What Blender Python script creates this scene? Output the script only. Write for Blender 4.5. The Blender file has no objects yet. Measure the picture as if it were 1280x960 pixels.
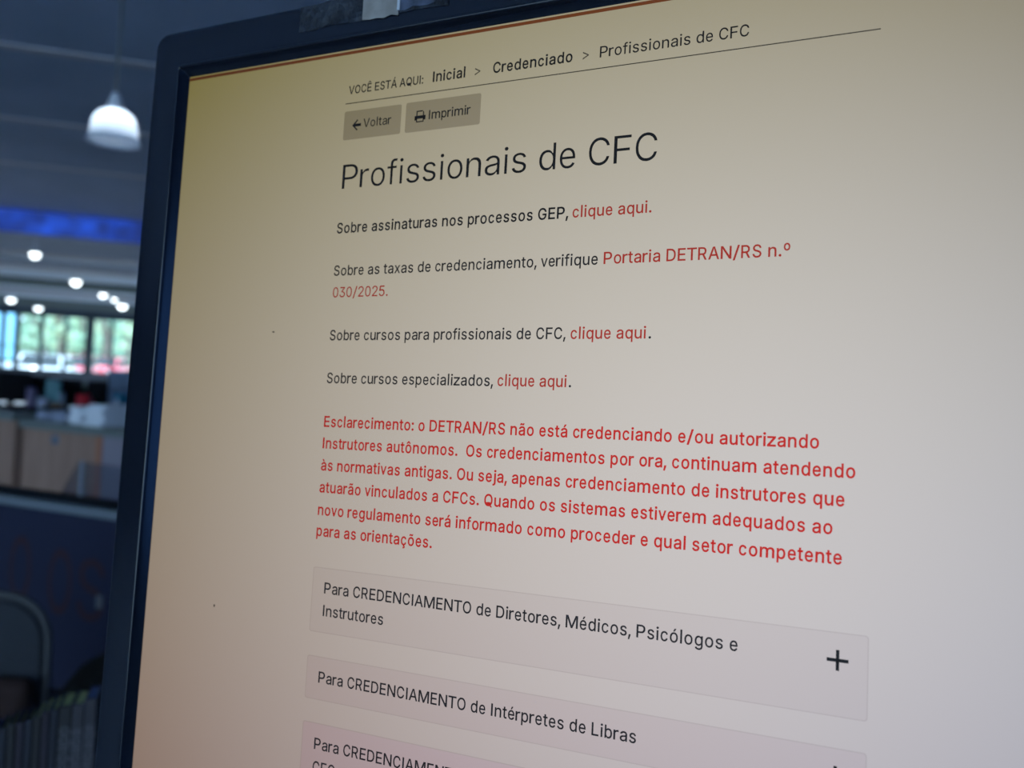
import bpy, bmesh, math, random
import numpy as np
from mathutils import Vector, Matrix
from mathutils.geometry import tessellate_polygon

# ------------------------------------------------------------------ camera, world, sun, exposure
S = bpy.context.scene
COL = S.collection
F = 1069.445                      # focal length in pixels of the 1280 px frame
EYE = np.array([0.0, 0.0, 1.45])
_up = np.array([.063, -1., -.0043]); _up /= np.linalg.norm(_up)     # the room's vertical seen by the (slightly rolled) camera
_fw = np.array([0., 0., 1.]) - _up[2] * _up; _fw /= np.linalg.norm(_fw)
_rt = np.cross(_fw, _up)
YAW = math.radians(14)            # the camera looks 14 degrees to the right of the room's depth axis
RW = np.array([math.cos(YAW) * _rt + math.sin(YAW) * _fw,
               math.cos(YAW) * _fw - math.sin(YAW) * _rt, _up])     # camera frame (x right, y down, z ahead) -> room
cam_data = bpy.data.cameras.new('camera'); cam = bpy.data.objects.new('camera', cam_data); COL.objects.link(cam)
cm = Matrix.Identity(4)
for r in range(3):
    cm[r][0], cm[r][1], cm[r][2], cm[r][3] = RW[r][0], -RW[r][1], -RW[r][2], EYE[r]
cam.matrix_world = cm
cam_data.sensor_width = 36; cam_data.lens = F / 1280 * 36
cam_data.clip_start = .02; cam_data.clip_end = 400
cam_data.dof.use_dof = True; cam_data.dof.focus_distance = .268; cam_data.dof.aperture_fstop = 11
S.camera = cam
S.view_settings.view_transform = 'Standard'; S.view_settings.look = 'None'
S.view_settings.exposure = 0; S.view_settings.gamma = 1; S.view_settings.use_curve_mapping = False

W = bpy.data.worlds.new('daylight'); S.world = W; W.use_nodes = True
wn = W.node_tree; wn.nodes.clear()
wo = wn.nodes.new('ShaderNodeOutputWorld'); wb = wn.nodes.new('ShaderNodeBackground')
wb.inputs['Color'].default_value = (.62, .82, 1, 1); wb.inputs['Strength'].default_value = 4.8
wn.links.new(wb.outputs[0], wo.inputs[0])
sd = bpy.data.lights.new('sun', 'SUN'); sd.energy = 6; sd.angle = .01; sd.color = (1, .95, .86)
so = bpy.data.objects.new('sun', sd); COL.objects.link(so); so.rotation_euler = (math.radians(38), 0, math.radians(-150))


def at(px, py, zc):
    """room point seen at pixel (px, py), zc metres ahead of the camera"""
    return Vector(EYE + RW @ np.array([(px - 640) / F * zc, (py - 480) / F * zc, zc]))


def at_y(px, py, y):
    d = RW @ np.array([(px - 640) / F, (py - 480) / F, 1.]); s = (y - EYE[1]) / d[1]
    return Vector(EYE + s * d)


def at_h(px, py, h):
    d = RW @ np.array([(px - 640) / F, (py - 480) / F, 1.]); s = (h - EYE[2]) / d[2]
    return Vector(EYE + s * d)


# ------------------------------------------------------------------ materials
def mat(name, color, rough=.5, metal=0., emit=None, estr=1., noise=0., nscale=8., bump=0., spec=.5, coat=0., trans=0.):
    m = bpy.data.materials.new(name); m.use_nodes = True
    t = m.node_tree; b = t.nodes['Principled BSDF']
    b.inputs['Base Color'].default_value = (*color, 1); b.inputs['Roughness'].default_value = rough
    b.inputs['Metallic'].default_value = metal; b.inputs['Specular IOR Level'].default_value = spec
    b.inputs['Coat Weight'].default_value = coat
    b.inputs['Transmission Weight'].default_value = trans
    if emit:
        b.inputs['Emission Color'].default_value = (*emit, 1); b.inputs['Emission Strength'].default_value = estr
    if noise or bump:
        co = t.nodes.new('ShaderNodeTexCoord'); n = t.nodes.new('ShaderNodeTexNoise'); n.inputs['Scale'].default_value = nscale
        n.inputs['Detail'].default_value = 5; t.links.new(co.outputs['Object'], n.inputs['Vector'])
        if noise:
            r = t.nodes.new('ShaderNodeValToRGB')
            r.color_ramp.elements[0].position = .3; r.color_ramp.elements[1].position = .7
            r.color_ramp.elements[0].color = (*[c * (1 - noise) for c in color], 1)
            r.color_ramp.elements[1].color = (*[min(1, c * (1 + noise)) for c in color], 1)
            t.links.new(n.outputs['Fac'], r.inputs['Fac']); t.links.new(r.outputs[0], b.inputs['Base Color'])
        if bump:
            bp = t.nodes.new('ShaderNodeBump'); bp.inputs['Strength'].default_value = bump; bp.inputs['Distance'].default_value = .01
            t.links.new(n.outputs['Fac'], bp.inputs['Height']); t.links.new(bp.outputs[0], b.inputs['Normal'])
    return m


def wood(name, c1, c2, scale=3.):
    m = mat(name, c1, .75, spec=.2); t = m.node_tree; b = t.nodes['Principled BSDF']
    co = t.nodes.new('ShaderNodeTexCoord'); mp = t.nodes.new('ShaderNodeMapping'); mp.inputs['Scale'].default_value = (9, 9, .7)
    n = t.nodes.new('ShaderNodeTexNoise'); n.inputs['Scale'].default_value = scale; n.inputs['Detail'].default_value = 6; n.inputs['Distortion'].default_value = .6
    r = t.nodes.new('ShaderNodeValToRGB'); r.color_ramp.elements[0].position = .35; r.color_ramp.elements[1].position = .68
    r.color_ramp.elements[0].color = (*c1, 1); r.color_ramp.elements[1].color = (*c2, 1)
    t.links.new(co.outputs['Object'], mp.inputs[0]); t.links.new(mp.outputs[0], n.inputs['Vector'])
    t.links.new(n.outputs['Fac'], r.inputs['Fac']); t.links.new(r.outputs[0], b.inputs['Base Color'])
    return m


def glass_mat(name, tint=(.9, .96, 1), gloss=.08):
    m = bpy.data.materials.new(name); m.use_nodes = True; t = m.node_tree; t.nodes.clear()
    o = t.nodes.new('ShaderNodeOutputMaterial'); mx = t.nodes.new('ShaderNodeMixShader')
    a = t.nodes.new('ShaderNodeBsdfTransparent'); a.inputs[0].default_value = (*tint, 1)
    g = t.nodes.new('ShaderNodeBsdfGlossy'); g.inputs['Roughness'].default_value = .03
    mx.inputs[0].default_value = gloss
    t.links.new(a.outputs[0], mx.inputs[1]); t.links.new(g.outputs[0], mx.inputs[2]); t.links.new(mx.outputs[0], o.inputs[0])
    return m


# an LCD panel gives off less, and differently tinted, light the more obliquely it is seen: one response for every lit pixel
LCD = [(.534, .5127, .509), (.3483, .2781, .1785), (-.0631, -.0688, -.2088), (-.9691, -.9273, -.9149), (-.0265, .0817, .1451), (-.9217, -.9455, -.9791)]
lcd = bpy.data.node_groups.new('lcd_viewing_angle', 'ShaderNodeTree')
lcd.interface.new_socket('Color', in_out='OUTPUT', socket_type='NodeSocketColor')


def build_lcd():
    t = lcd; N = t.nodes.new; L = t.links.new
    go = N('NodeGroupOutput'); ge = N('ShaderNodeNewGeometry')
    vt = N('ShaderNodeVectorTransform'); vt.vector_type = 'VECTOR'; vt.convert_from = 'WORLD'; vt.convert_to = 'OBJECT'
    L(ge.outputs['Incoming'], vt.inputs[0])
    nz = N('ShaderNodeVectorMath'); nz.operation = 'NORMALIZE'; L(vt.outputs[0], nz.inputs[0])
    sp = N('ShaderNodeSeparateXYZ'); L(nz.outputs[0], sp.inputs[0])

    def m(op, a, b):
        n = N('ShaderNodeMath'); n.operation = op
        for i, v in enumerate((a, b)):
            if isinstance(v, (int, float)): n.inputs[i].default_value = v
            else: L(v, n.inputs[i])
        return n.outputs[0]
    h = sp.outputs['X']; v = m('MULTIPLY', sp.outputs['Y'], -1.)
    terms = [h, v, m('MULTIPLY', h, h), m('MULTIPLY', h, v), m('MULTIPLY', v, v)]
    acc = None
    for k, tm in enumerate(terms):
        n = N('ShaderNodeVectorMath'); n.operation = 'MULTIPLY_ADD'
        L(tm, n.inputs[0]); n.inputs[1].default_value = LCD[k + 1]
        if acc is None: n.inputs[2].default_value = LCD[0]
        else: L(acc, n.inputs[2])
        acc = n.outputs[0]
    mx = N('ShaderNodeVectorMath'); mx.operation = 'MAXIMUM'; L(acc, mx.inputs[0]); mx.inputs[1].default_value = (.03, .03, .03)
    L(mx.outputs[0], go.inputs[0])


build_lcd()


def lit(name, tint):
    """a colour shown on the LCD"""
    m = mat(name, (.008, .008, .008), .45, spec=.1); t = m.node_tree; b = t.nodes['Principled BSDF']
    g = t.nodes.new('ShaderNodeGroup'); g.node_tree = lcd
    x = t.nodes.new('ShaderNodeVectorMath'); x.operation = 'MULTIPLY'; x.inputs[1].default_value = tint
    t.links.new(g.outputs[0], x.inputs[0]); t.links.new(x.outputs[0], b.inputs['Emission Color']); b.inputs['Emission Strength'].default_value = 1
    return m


# ------------------------------------------------------------------ object helpers
def obj(name, bm, material, parent=None, smooth=False, frame=None, flat=False):
    """link a bmesh whose vertices are in room coordinates (or, with frame, in that local frame) as ONE object"""
    me = bpy.data.meshes.new(name)
    if not isinstance(material, (list, tuple)): material = [material]
    for x in material: me.materials.append(x)
    o = bpy.data.objects.new(name, me); COL.objects.link(o)
    if parent is not None: o.parent = parent
    if frame is not None: o.matrix_basis = frame
    elif parent is not None: bmesh.ops.transform(bm, matrix=world_of(parent).inverted(), verts=bm.verts)
    if not flat: bmesh.ops.recalc_face_normals(bm, faces=bm.faces)
    bm.to_mesh(me); bm.free()
    if smooth:
        for p in me.polygons: p.use_smooth = True
    return o


def world_of(o):
    m = o.matrix_basis.copy(); p = o.parent
    while p is not None: m = p.matrix_basis @ m; p = p.parent
    return m


def new():
    return bmesh.new()


def add_box(bm, mn, mx, M=None, bevel=0., seg=2, mi=0):
    g = bmesh.ops.create_cube(bm, size=1)['verts']
    mn, mx = Vector(mn), Vector(mx)
    for v in g:
        v.co = Vector(((mn[i] + mx[i]) / 2 + v.co[i] * (mx[i] - mn[i]) for i in range(3)))
    fs = {f for v in g for f in v.link_faces}
    for f in fs: f.material_index = mi
    if bevel:
        r = bmesh.ops.bevel(bm, geom=list({e for v in g for e in v.link_edges}), offset=bevel, segments=seg, profile=.5, affect='EDGES')
        g = list({v for f in r['faces'] for v in f.verts} | {v for v in g if v.is_valid})
    if M is not None: bmesh.ops.transform(bm, matrix=M, verts=g)
    return bm


def add_lathe(bm, prof, M=None, seg=32, mi=0):
    rings = []
    vs = []
    for r, z in prof:
        ring = [bm.verts.new((r * math.cos(2 * math.pi * k / seg), r * math.sin(2 * math.pi * k / seg), z)) for k in range(seg)] if r > 1e-6 else [bm.verts.new((0, 0, z))]
        rings.append(ring); vs += ring
    for a, b in zip(rings, rings[1:]):
        for k in range(seg):
            k2 = (k + 1) % seg
            if len(a) == 1 and len(b) == 1: continue
            if len(a) == 1: f = bm.faces.new((a[0], b[k], b[k2]))
            elif len(b) == 1: f = bm.faces.new((a[k], b[0], a[k2]))
            else: f = bm.faces.new((a[k], b[k], b[k2], a[k2]))
            f.material_index = mi; f.smooth = True
    if M is not None: bmesh.ops.transform(bm, matrix=M, verts=vs)
    return bm


def add_tube(bm, pts, r, seg=10, mi=0, closed=False):
    pts = [Vector(p) for p in pts]; rings = []
    n = len(pts)
    for i, p in enumerate(pts):
        d = (pts[(i + 1) % n] if closed or i + 1 < n else p) - (pts[i - 1] if closed or i > 0 else p)
        d.normalize(); a = d.orthogonal().normalized() if abs(d.z) > .9 else d.cross(Vector((0, 0, 1))).normalized(); b = d.cross(a)
        rr = r[i] if isinstance(r, (list, tuple)) else r
        rings.append([bm.verts.new(p + a * rr * math.cos(2 * math.pi * k / seg) + b * rr * math.sin(2 * math.pi * k / seg)) for k in range(seg)])
    prs = list(zip(rings, rings[1:])) + ([(rings[-1], rings[0])] if closed else [])
    for A, C in prs:
        for k in range(seg):
            f = bm.faces.new((A[k], A[(k + 1) % seg], C[(k + 1) % seg], C[k])); f.smooth = True; f.material_index = mi
    if not closed:
        bm.faces.new(rings[0][::-1]).material_index = mi; bm.faces.new(rings[-1]).material_index = mi
    return bm


def add_prism(bm, poly, z0, z1, M=None, mi=0):
    """poly: list of (x, y), extruded from z0 to z1"""
    a = [bm.verts.new((x, y, z0)) for x, y in poly]; b = [bm.verts.new((x, y, z1)) for x, y in poly]
    n = len(poly); fs = [bm.faces.new(a[::-1]), bm.faces.new(b)]
    for k in range(n): fs.append(bm.faces.new((a[k], a[(k + 1) % n], b[(k + 1) % n], b[k])))
    for f in fs: f.material_index = mi
    if M is not None: bmesh.ops.transform(bm, matrix=M, verts=a + b)
    return bm


def rrect(x0, y0, x1, y1, r, n=6):
    r = max(r, 1e-5); out = []
    for cx, cy, a0 in ((x1 - r, y1 - r, 0), (x0 + r, y1 - r, 90), (x0 + r, y0 + r, 180), (x1 - r, y0 + r, 270)):
        for k in range(n + 1):
            a = math.radians(a0 + 90 * k / n); out.append((cx + r * math.cos(a), cy + r * math.sin(a)))
    return out


def empty(name, loc, rz=0.):
    o = bpy.data.objects.new(name, None); COL.objects.link(o)
    o.matrix_basis = Matrix.Translation(Vector(loc)) @ Matrix.Rotation(rz, 4, 'Z'); o.empty_display_size = .05
    return o


def tag(o, label=None, cat=None, group=None, kind=None):
    for k, v in (('label', label), ('category', cat), ('group', group), ('kind', kind)):
        if v: o[k] = v
    return o


def frame(loc, rz=0.):
    return Matrix.Translation(Vector(loc)) @ Matrix.Rotation(rz, 4, 'Z')


def struct(name, bm, m, label=None):
    o = obj(name, bm, m); tag(o, label, None, None, 'structure'); return o
# letter outlines, thousandths of the type size: contours split by /, points x,y
GLYPH = {
    ',': '68,71 137,71 84,-119 38,-119',
    '.': '78,-1 63,9 53,24 50,41 53,59 63,73 78,83 95,87 113,83 128,73 138,59 141,41 138,24 128,9 113,-1 95,-4',
    '/': '71,-76 14,-76 178,533 235,533',
    '0': '174,1 151,11 130,24 95,62 69,113 53,178 48,254 53,330 69,395 95,447 130,484 151,498 174,508 227,516 279,508 302,498 323,484 358,447 384,395 400,330 405,254 400,178 384,113 359,62 323,24 302,11 279,1 227,-7/261,56 290,74 313,103 330,144 340,194 344,254 340,314 330,365 313,405 290,435 261,453 227,460 192,453 163,435 140,405 123,365 113,314 109,254 113,194 123,144 140,103 163,74 192,56 227,50',
    '2': '64,47 234,229 282,282 311,327 318,348 320,371 317,397 308,419 293,436 273,449 250,457 224,460 196,457 172,447 153,433 139,413 130,390 127,362 66,362 71,405 86,442 111,473 143,496 182,511 225,516 268,511 306,497 337,474 361,445 376,411 381,372 378,345 371,318 357,290 336,259 267,180 153,60 153,57 389,57 389,0 64,0',
    '3': '221,289 264,288 308,276 344,253 371,222 387,186 393,145 387,103 370,66 344,36 309,12 266,-2 218,-7 173,-3 133,10 98,30 70,57 52,91 44,132 109,132 115,107 126,87 144,71 165,59 191,52 219,50 248,53 275,61 297,74 315,93 325,116 329,145 326,172 316,196 299,217 275,234 242,244 201,248 157,248 157,299 288,448 288,452 70,452 70,509 372,509 372,461',
    '5': '178,-2 140,11 108,32 83,60 66,93 60,130 122,130 127,108 138,89 154,73 173,60 196,52 221,50 250,53 276,64 298,82 314,104 324,131 328,162 324,193 314,221 297,244 275,262 248,273 218,277 167,268 145,258 128,246 67,253 96,509 366,509 366,452 151,452 134,301 136,301 155,315 178,325 203,331 229,334 263,330 294,321 321,306 345,285 364,260 379,231 388,199 391,163 385,117 369,76 343,41 309,15 268,-1 221,-7',
    ':': '78,-1 63,9 53,24 50,41 53,59 63,73 78,83 95,87 113,83 128,73 138,59 141,41 138,24 128,9 113,-1 95,-4/78,274 63,284 53,299 50,316 53,334 63,349 78,359 95,362 113,359 128,349 138,334 141,316 138,299 128,284 113,274 95,271',
    '>': '308,201 65,316 65,383 387,220 387,178 65,15 65,81 308,197',
    'A': '239,456 213,371 191,302 85,0 16,0 201,509 276,509 463,0 395,0 287,302 264,372/110,199 370,199 370,142 110,142',
    'C': '205,1 177,11 150,25 126,42 104,63 70,115 57,146 48,179 40,254 48,329 57,362 70,393 104,445 126,466 150,484 177,498 205,508 267,516 305,513 340,504 373,490 402,471 427,447 448,418 463,385 473,348 408,348 401,373 389,395 357,428 315,449 267,456 223,450 184,432 150,403 125,364 109,314 103,254 109,194 125,145 151,105 184,76 223,59 267,53 315,60 357,81 375,96 389,114 401,136 408,160 473,160 463,124 448,91 428,62 402,38 373,19 341,5 305,-4 267,-7',
    'D': '96,0 96,57 215,57 272,63 318,81 354,110 379,149 394,198 399,255 394,312 379,361 354,399 320,428 275,446 221,452 93,452 93,509 225,509 294,501 325,492 353,478 377,461 399,441 418,418 433,391 455,329 462,255 455,181 433,119 417,92 398,68 376,48 351,31 322,17 291,8 219,0/125,0 60,0 60,509 125,509',
    'E': '60,509 372,509 372,452 125,452 125,286 355,286 355,229 125,229 125,57 375,57 375,0 60,0',
    'F': '60,509 369,509 369,452 125,452 125,278 346,278 346,221 125,221 125,0 60,0',
    'G': '415,199 283,199 283,256 478,256 478,200 471,141 451,91 419,50 377,19 326,0 269,-7 205,1 176,11 149,25 125,43 104,64 69,116 47,179 40,254 47,329 57,362 69,393 103,445 125,466 149,484 175,498 203,508 265,516 304,513 340,504 374,489 403,469 429,445 449,416 465,384 474,349 408,349 387,393 356,427 315,448 265,456 222,450 183,432 150,404 125,364 109,314 103,254 109,194 125,145 151,105 184,76 224,59 269,53 309,57 345,71 374,93 396,123 410,160',
    'I': '60,0 60,509 127,509 127,0',
    'J': '153,-4 124,3 98,15 75,33 57,55 44,81 36,111 33,145 33,173 98,173 98,145 104,104 122,74 149,56 185,50 220,56 248,74 266,104 272,145 272,509 336,509 336,145 334,111 326,81 313,55 294,33 271,15 246,3 217,-4 185,-7',
    'L': '60,509 125,509 125,57 361,57 361,0 60,0',
    'M': '120,435 120,416 121,372 122,328 122,291 122,0 60,0 60,509 152,509 277,187 287,159 299,123 311,84 315,73 318,83 330,121 342,158 352,187 476,509 568,509 568,0 504,0 504,291 504,327 505,369 506,413 507,436 498,409 482,363 467,322 456,291 342,0 286,0 170,291 159,321 145,361 129,408',
    'N': '120,431 122,384 124,328 125,291 125,0 60,0 60,509 136,509 343,183 363,151 388,107 403,76 401,108 399,157 399,195 399,509 463,509 463,0 387,0 202,290 177,331 148,381',
    'O': '205,1 177,11 150,25 126,42 105,63 70,115 57,146 48,179 40,254 48,329 57,362 70,393 105,445 150,484 177,498 205,508 267,516 329,508 357,498 384,484 408,466 429,445 464,393 477,362 486,329 493,254 486,179 477,146 464,115 429,63 408,42 384,25 357,11 329,1 267,-7/310,59 349,76 383,105 408,144 425,194 430,254 425,314 408,365 383,404 349,433 310,450 267,456 223,450 184,433 151,404 125,364 109,314 103,254 109,194 125,144 151,105 184,76 223,59 267,53',
    'P': '125,242 233,242 269,246 297,256 318,272 333,294 342,319 344,348 342,376 333,402 318,423 297,439 268,449 232,452 125,452/125,186 125,0 60,0 60,509 235,509 289,503 332,487 366,462 390,430 404,391 409,348 404,304 390,265 366,233 332,207 289,191 235,186',
    'Q': '313,159 369,85 384,65 468,-48 401,-48 346,27 331,46 245,159/205,1 177,11 150,25 126,42 105,63 70,115 57,146 48,179 40,254 48,329 57,362 70,393 105,445 150,484 177,498 205,508 267,516 329,508 357,498 384,484 408,466 429,445 464,393 477,362 486,329 493,254 486,179 477,146 464,115 429,63 408,42 384,25 357,11 329,1 267,-7/310,59 349,76 383,105 408,144 425,194 430,254 425,314 408,365 383,404 349,433 310,450 267,456 223,450 184,433 151,404 125,364 109,314 103,254 109,194 125,144 151,105 184,76 223,59 267,53',
    'R': '125,255 234,255 269,258 298,267 319,281 334,300 342,324 345,352 342,380 334,405 319,425 298,440 269,449 233,452 125,452/125,198 125,0 60,0 60,509 236,509 290,504 333,489 367,465 390,433 405,395 409,352 405,309 390,271 367,240 333,217 289,203 236,198/230,229 303,229 428,0 353,0',
    'S': '172,-4 128,9 91,31 64,60 46,96 38,137 104,137 110,110 123,88 142,71 166,59 194,52 224,49 257,52 286,60 311,74 329,92 341,114 346,139 342,161 332,179 316,193 296,205 245,222 184,239 128,260 86,289 71,307 60,326 54,348 52,372 58,413 75,448 102,476 138,498 180,511 227,516 275,511 316,498 351,476 377,449 394,415 401,378 337,378 326,412 302,437 267,453 225,459 194,456 167,448 145,435 129,418 118,398 115,376 119,352 131,334 148,319 169,308 212,293 264,279 312,264 359,238 379,220 395,198 405,171 408,139 403,99 386,64 360,34 323,11 278,-4 224,-9',
    'T': '32,509 417,509 417,452 257,452 257,0 193,0 193,452 32,452',
    'U': '203,-2 154,15 114,43 85,80 66,124 60,173 60,509 124,509 124,178 128,144 141,113 160,87 187,68 220,56 259,52 298,56 331,68 357,87 377,113 389,144 393,178 393,509 457,509 457,173 451,124 433,80 403,43 363,15 315,-2 259,-8',
    'V': '241,52 267,138 290,206 395,509 463,509 278,0 204,0 16,509 84,509 192,206 215,137',
    'a': '126,-5 94,5 68,22 48,45 35,73 30,108 34,138 43,161 58,179 78,193 125,211 178,220 234,227 265,235 273,243 276,255 276,257 273,279 267,297 256,311 240,322 220,329 196,331 171,329 149,322 118,301 100,274 41,291 57,322 79,346 104,364 133,375 163,382 194,384 239,379 263,372 286,360 306,343 322,320 333,290 337,251 337,0 277,0 277,52 272,52 252,25 215,1 190,-6 160,-9/202,49 228,59 248,74 263,93 272,115 276,138 276,190 259,182 231,176 200,171 175,168 134,159 117,150 103,139 95,124 92,105 94,87 102,72 114,61 130,52 170,45',
    'b': '198,-5 172,4 153,17 138,31 118,59 112,59 112,0 53,0 53,509 114,509 114,319 118,319 137,346 152,360 171,373 197,381 229,384 274,378 313,361 345,332 370,293 385,245 390,189 385,133 370,84 346,45 313,16 274,-2 229,-8/253,51 279,66 301,88 316,117 325,151 328,189 325,227 316,261 301,290 280,311 253,325 220,330 188,325 161,312 140,291 125,263 116,229 113,189 116,150 125,115 140,86 162,65 188,51 220,47',
    'c': '159,-2 117,16 82,46 56,85 40,133 34,187 40,243 56,291 82,330 117,360 159,378 207,384 260,377 305,356 340,322 353,301 362,277 303,262 290,289 270,311 242,325 207,330 173,325 145,310 124,287 108,258 99,224 96,187 99,151 108,117 124,89 145,66 173,51 207,46 243,52 271,66 292,89 304,117 363,102 354,78 341,56 306,21 261,-1 207,-8',
    'd': '151,-2 111,16 79,45 55,84 39,133 34,189 39,245 55,293 79,332 112,361 151,378 196,384 228,381 253,373 287,346 306,319 311,319 311,509 372,509 372,0 313,0 313,59 307,59 287,31 252,4 227,-5 195,-8/236,51 263,65 284,86 299,115 309,150 312,189 309,229 300,263 284,291 263,312 237,325 205,330 172,325 145,311 124,290 108,261 99,227 96,189 99,151 109,117 124,88 145,66 172,51 205,47',
    'e': '97,221 308,221 307,237 298,269 283,294 263,314 237,326 205,330 173,326 146,313 125,294 109,270 99,241/97,169 100,139 110,106 128,80 151,61 179,50 212,46 254,53 285,73 297,88 306,105 365,91 353,63 335,39 311,19 283,4 249,-5 212,-8 161,-2 117,16 82,46 56,85 40,132 34,187 39,242 55,290 81,329 115,359 157,378 205,384 236,382 266,374 294,361 319,341 341,315 357,282 368,242 371,194 371,169',
    'f': '228,327 6,327 6,379 228,379/81,432 84,461 96,486 113,505 135,519 161,527 187,530 222,527 243,521 227,468 215,472 195,474 171,470 154,460 145,443 142,419 142,0 81,0',
    'g': '168,-148 134,-140 105,-127 82,-110 64,-91 51,-69 101,-41 122,-66 154,-88 178,-95 207,-97 249,-92 282,-75 295,-62 304,-47 311,-6 311,68 306,68 287,41 272,28 252,16 227,8 195,5 152,10 113,27 80,53 55,90 39,136 34,191 39,246 55,293 80,332 112,361 152,378 196,384 228,382 253,373 273,360 288,346 308,319 313,319 313,379 372,379 372,-9 367,-54 350,-90 324,-117 291,-136 251,-147 207,-151/237,63 264,75 285,95 300,121 309,154 312,193 309,231 300,264 285,291 264,312 237,325 205,330 172,325 145,312 124,290 109,262 99,229 96,193 99,155 109,123 124,96 145,76 172,63 205,59',
    'i': '53,379 114,379 114,0 53,0/67,446 54,455 44,468 41,483 44,499 54,512 67,521 84,524 100,521 114,512 123,499 126,483 123,468 114,455 100,446 84,443',
    'j': '114,379 114,-30 111,-63 102,-90 86,-113 65,-129 37,-139 4,-143 -10,-143 -10,-87 2,-87 25,-83 40,-72 50,-54 53,-29 53,379/67,446 53,455 44,468 41,483 44,499 53,512 67,521 83,524 100,521 114,512 123,499 126,483 123,468 114,455 100,446 83,443',
    'l': '60,0 60,530 121,530 121,0',
    'm': '317,308 322,321 337,343 357,361 381,375 407,383 437,386 468,383 497,372 522,354 541,328 553,296 557,255 557,0 496,0 496,254 490,289 473,313 447,326 419,330 395,328 374,320 358,307 345,290 338,270 335,247 335,0 274,0 274,260 269,288 253,311 229,326 199,330 178,328 158,320 140,307 126,289 117,266 114,238 114,0 53,0 53,379 112,379 112,306 118,323 132,346 151,363 172,376 195,384 219,386 257,380 287,361 309,331',
    'n': '112,307 124,332 152,362 187,379 227,384 264,380 295,369 321,349 341,321 353,285 357,240 357,0 296,0 296,235 290,275 273,304 246,323 210,329 184,326 161,317 141,303 126,283 117,257 114,227 114,0 53,0 53,379 112,379',
    'o': '159,-2 117,16 82,46 56,85 40,133 34,187 40,243 56,291 82,330 117,360 159,378 207,384 256,378 299,360 333,330 359,291 376,243 381,187 376,133 359,85 333,46 299,16 256,-2 207,-8/242,51 270,66 292,89 307,117 316,151 319,187 316,224 307,258 292,287 270,310 242,325 207,330 173,325 145,310 124,287 108,258 99,224 96,187 99,151 108,117 124,89 145,66 173,51 207,46',
    'p': '53,379 112,379 112,319 118,319 137,346 152,360 171,373 197,381 229,384 274,378 313,361 345,332 370,293 385,245 390,189 385,133 370,84 346,45 313,16 274,-2 229,-8 198,-5 173,4 153,17 138,31 118,59 114,59 114,-143 53,-143/253,51 279,66 301,88 316,117 325,151 328,189 325,227 316,261 301,290 280,311 253,325 220,330 188,325 161,312 140,291 125,263 116,229 113,189 116,150 125,115 140,86 162,65 188,51 220,47',
    'q': '311,-143 311,59 306,59 287,31 252,4 227,-5 195,-8 151,-2 111,16 79,45 55,84 39,133 34,189 39,245 55,293 79,332 112,361 151,378 196,384 228,381 253,373 287,346 307,319 313,319 313,379 372,379 372,-143/236,51 263,65 284,86 299,115 309,150 312,189 309,229 300,263 284,291 263,312 237,325 205,330 172,325 145,311 124,290 108,261 99,227 96,189 99,151 109,117 124,88 145,66 172,51 205,47',
    'r': '53,379 112,379 112,321 115,321 130,347 152,367 181,380 213,385 229,384 243,384 243,322 230,324 207,326 182,323 159,315 140,301 126,284 117,262 114,237 114,0 53,0',
    's': '145,-5 112,3 84,18 62,38 45,63 36,94 94,107 105,79 124,60 150,49 181,45 217,50 244,62 262,81 268,103 265,121 254,136 237,147 212,155 149,170 104,186 72,208 53,237 47,274 51,305 65,332 87,354 115,370 149,381 187,384 223,381 254,372 279,358 299,339 314,316 324,290 268,277 258,298 243,316 219,328 187,333 156,329 131,317 114,299 109,277 112,258 124,243 144,232 172,223 229,209 275,194 306,171 325,142 331,107 326,75 312,47 290,24 260,6 223,-5 182,-8',
    't': '204,327 6,327 6,379 204,379/126,471 126,98 128,76 136,61 150,53 170,50 185,51 202,54 213,2 192,-3 168,-4 125,2 92,21 72,52 65,93 65,471',
    'u': '298,73 286,47 257,17 222,0 182,-5 146,-1 115,11 89,31 69,59 57,95 53,139 53,379 114,379 114,144 119,105 137,75 164,56 200,50 226,53 249,62 268,77 283,97 293,122 296,153 296,379 357,379 357,0 298,0',
    'v': '195,59 203,87 224,155 305,379 371,379 226,0 163,0 17,379 84,379 165,155 187,87',
    'x': '189,155 178,136 148,85 91,0 21,0 155,195 29,379 100,379 147,306 179,253 191,233 202,253 233,306 282,379 352,379 224,192 358,0 287,0 231,85 200,136',
    'z': '42,46 254,323 48,323 48,379 333,379 333,331 126,56 339,56 339,0 42,0',
    'º': '127,225 93,239 64,262 43,291 30,327 26,368 30,410 43,447 64,476 93,498 127,512 167,517 207,512 242,498 270,476 291,447 304,410 309,368 304,327 291,291 270,261 242,239 207,225 167,221/193,273 214,283 230,299 241,319 248,342 250,368 248,395 241,419 230,439 214,455 193,465 167,468 142,465 121,455 105,439 94,419 87,395 85,368 87,342 94,319 105,299 121,283 142,273 167,269',
    'Á': '239,456 213,371 191,302 85,0 16,0 201,509 276,509 463,0 395,0 287,302 264,372/110,199 370,199 370,142 110,142/260,659 329,659 263,558 213,558',
    'Ê': '60,509 372,509 372,452 125,452 125,286 355,286 355,229 125,229 125,57 375,57 375,0 60,0/109,565 109,567 189,659 247,659 327,567 327,565 266,565 218,624 169,565',
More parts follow.
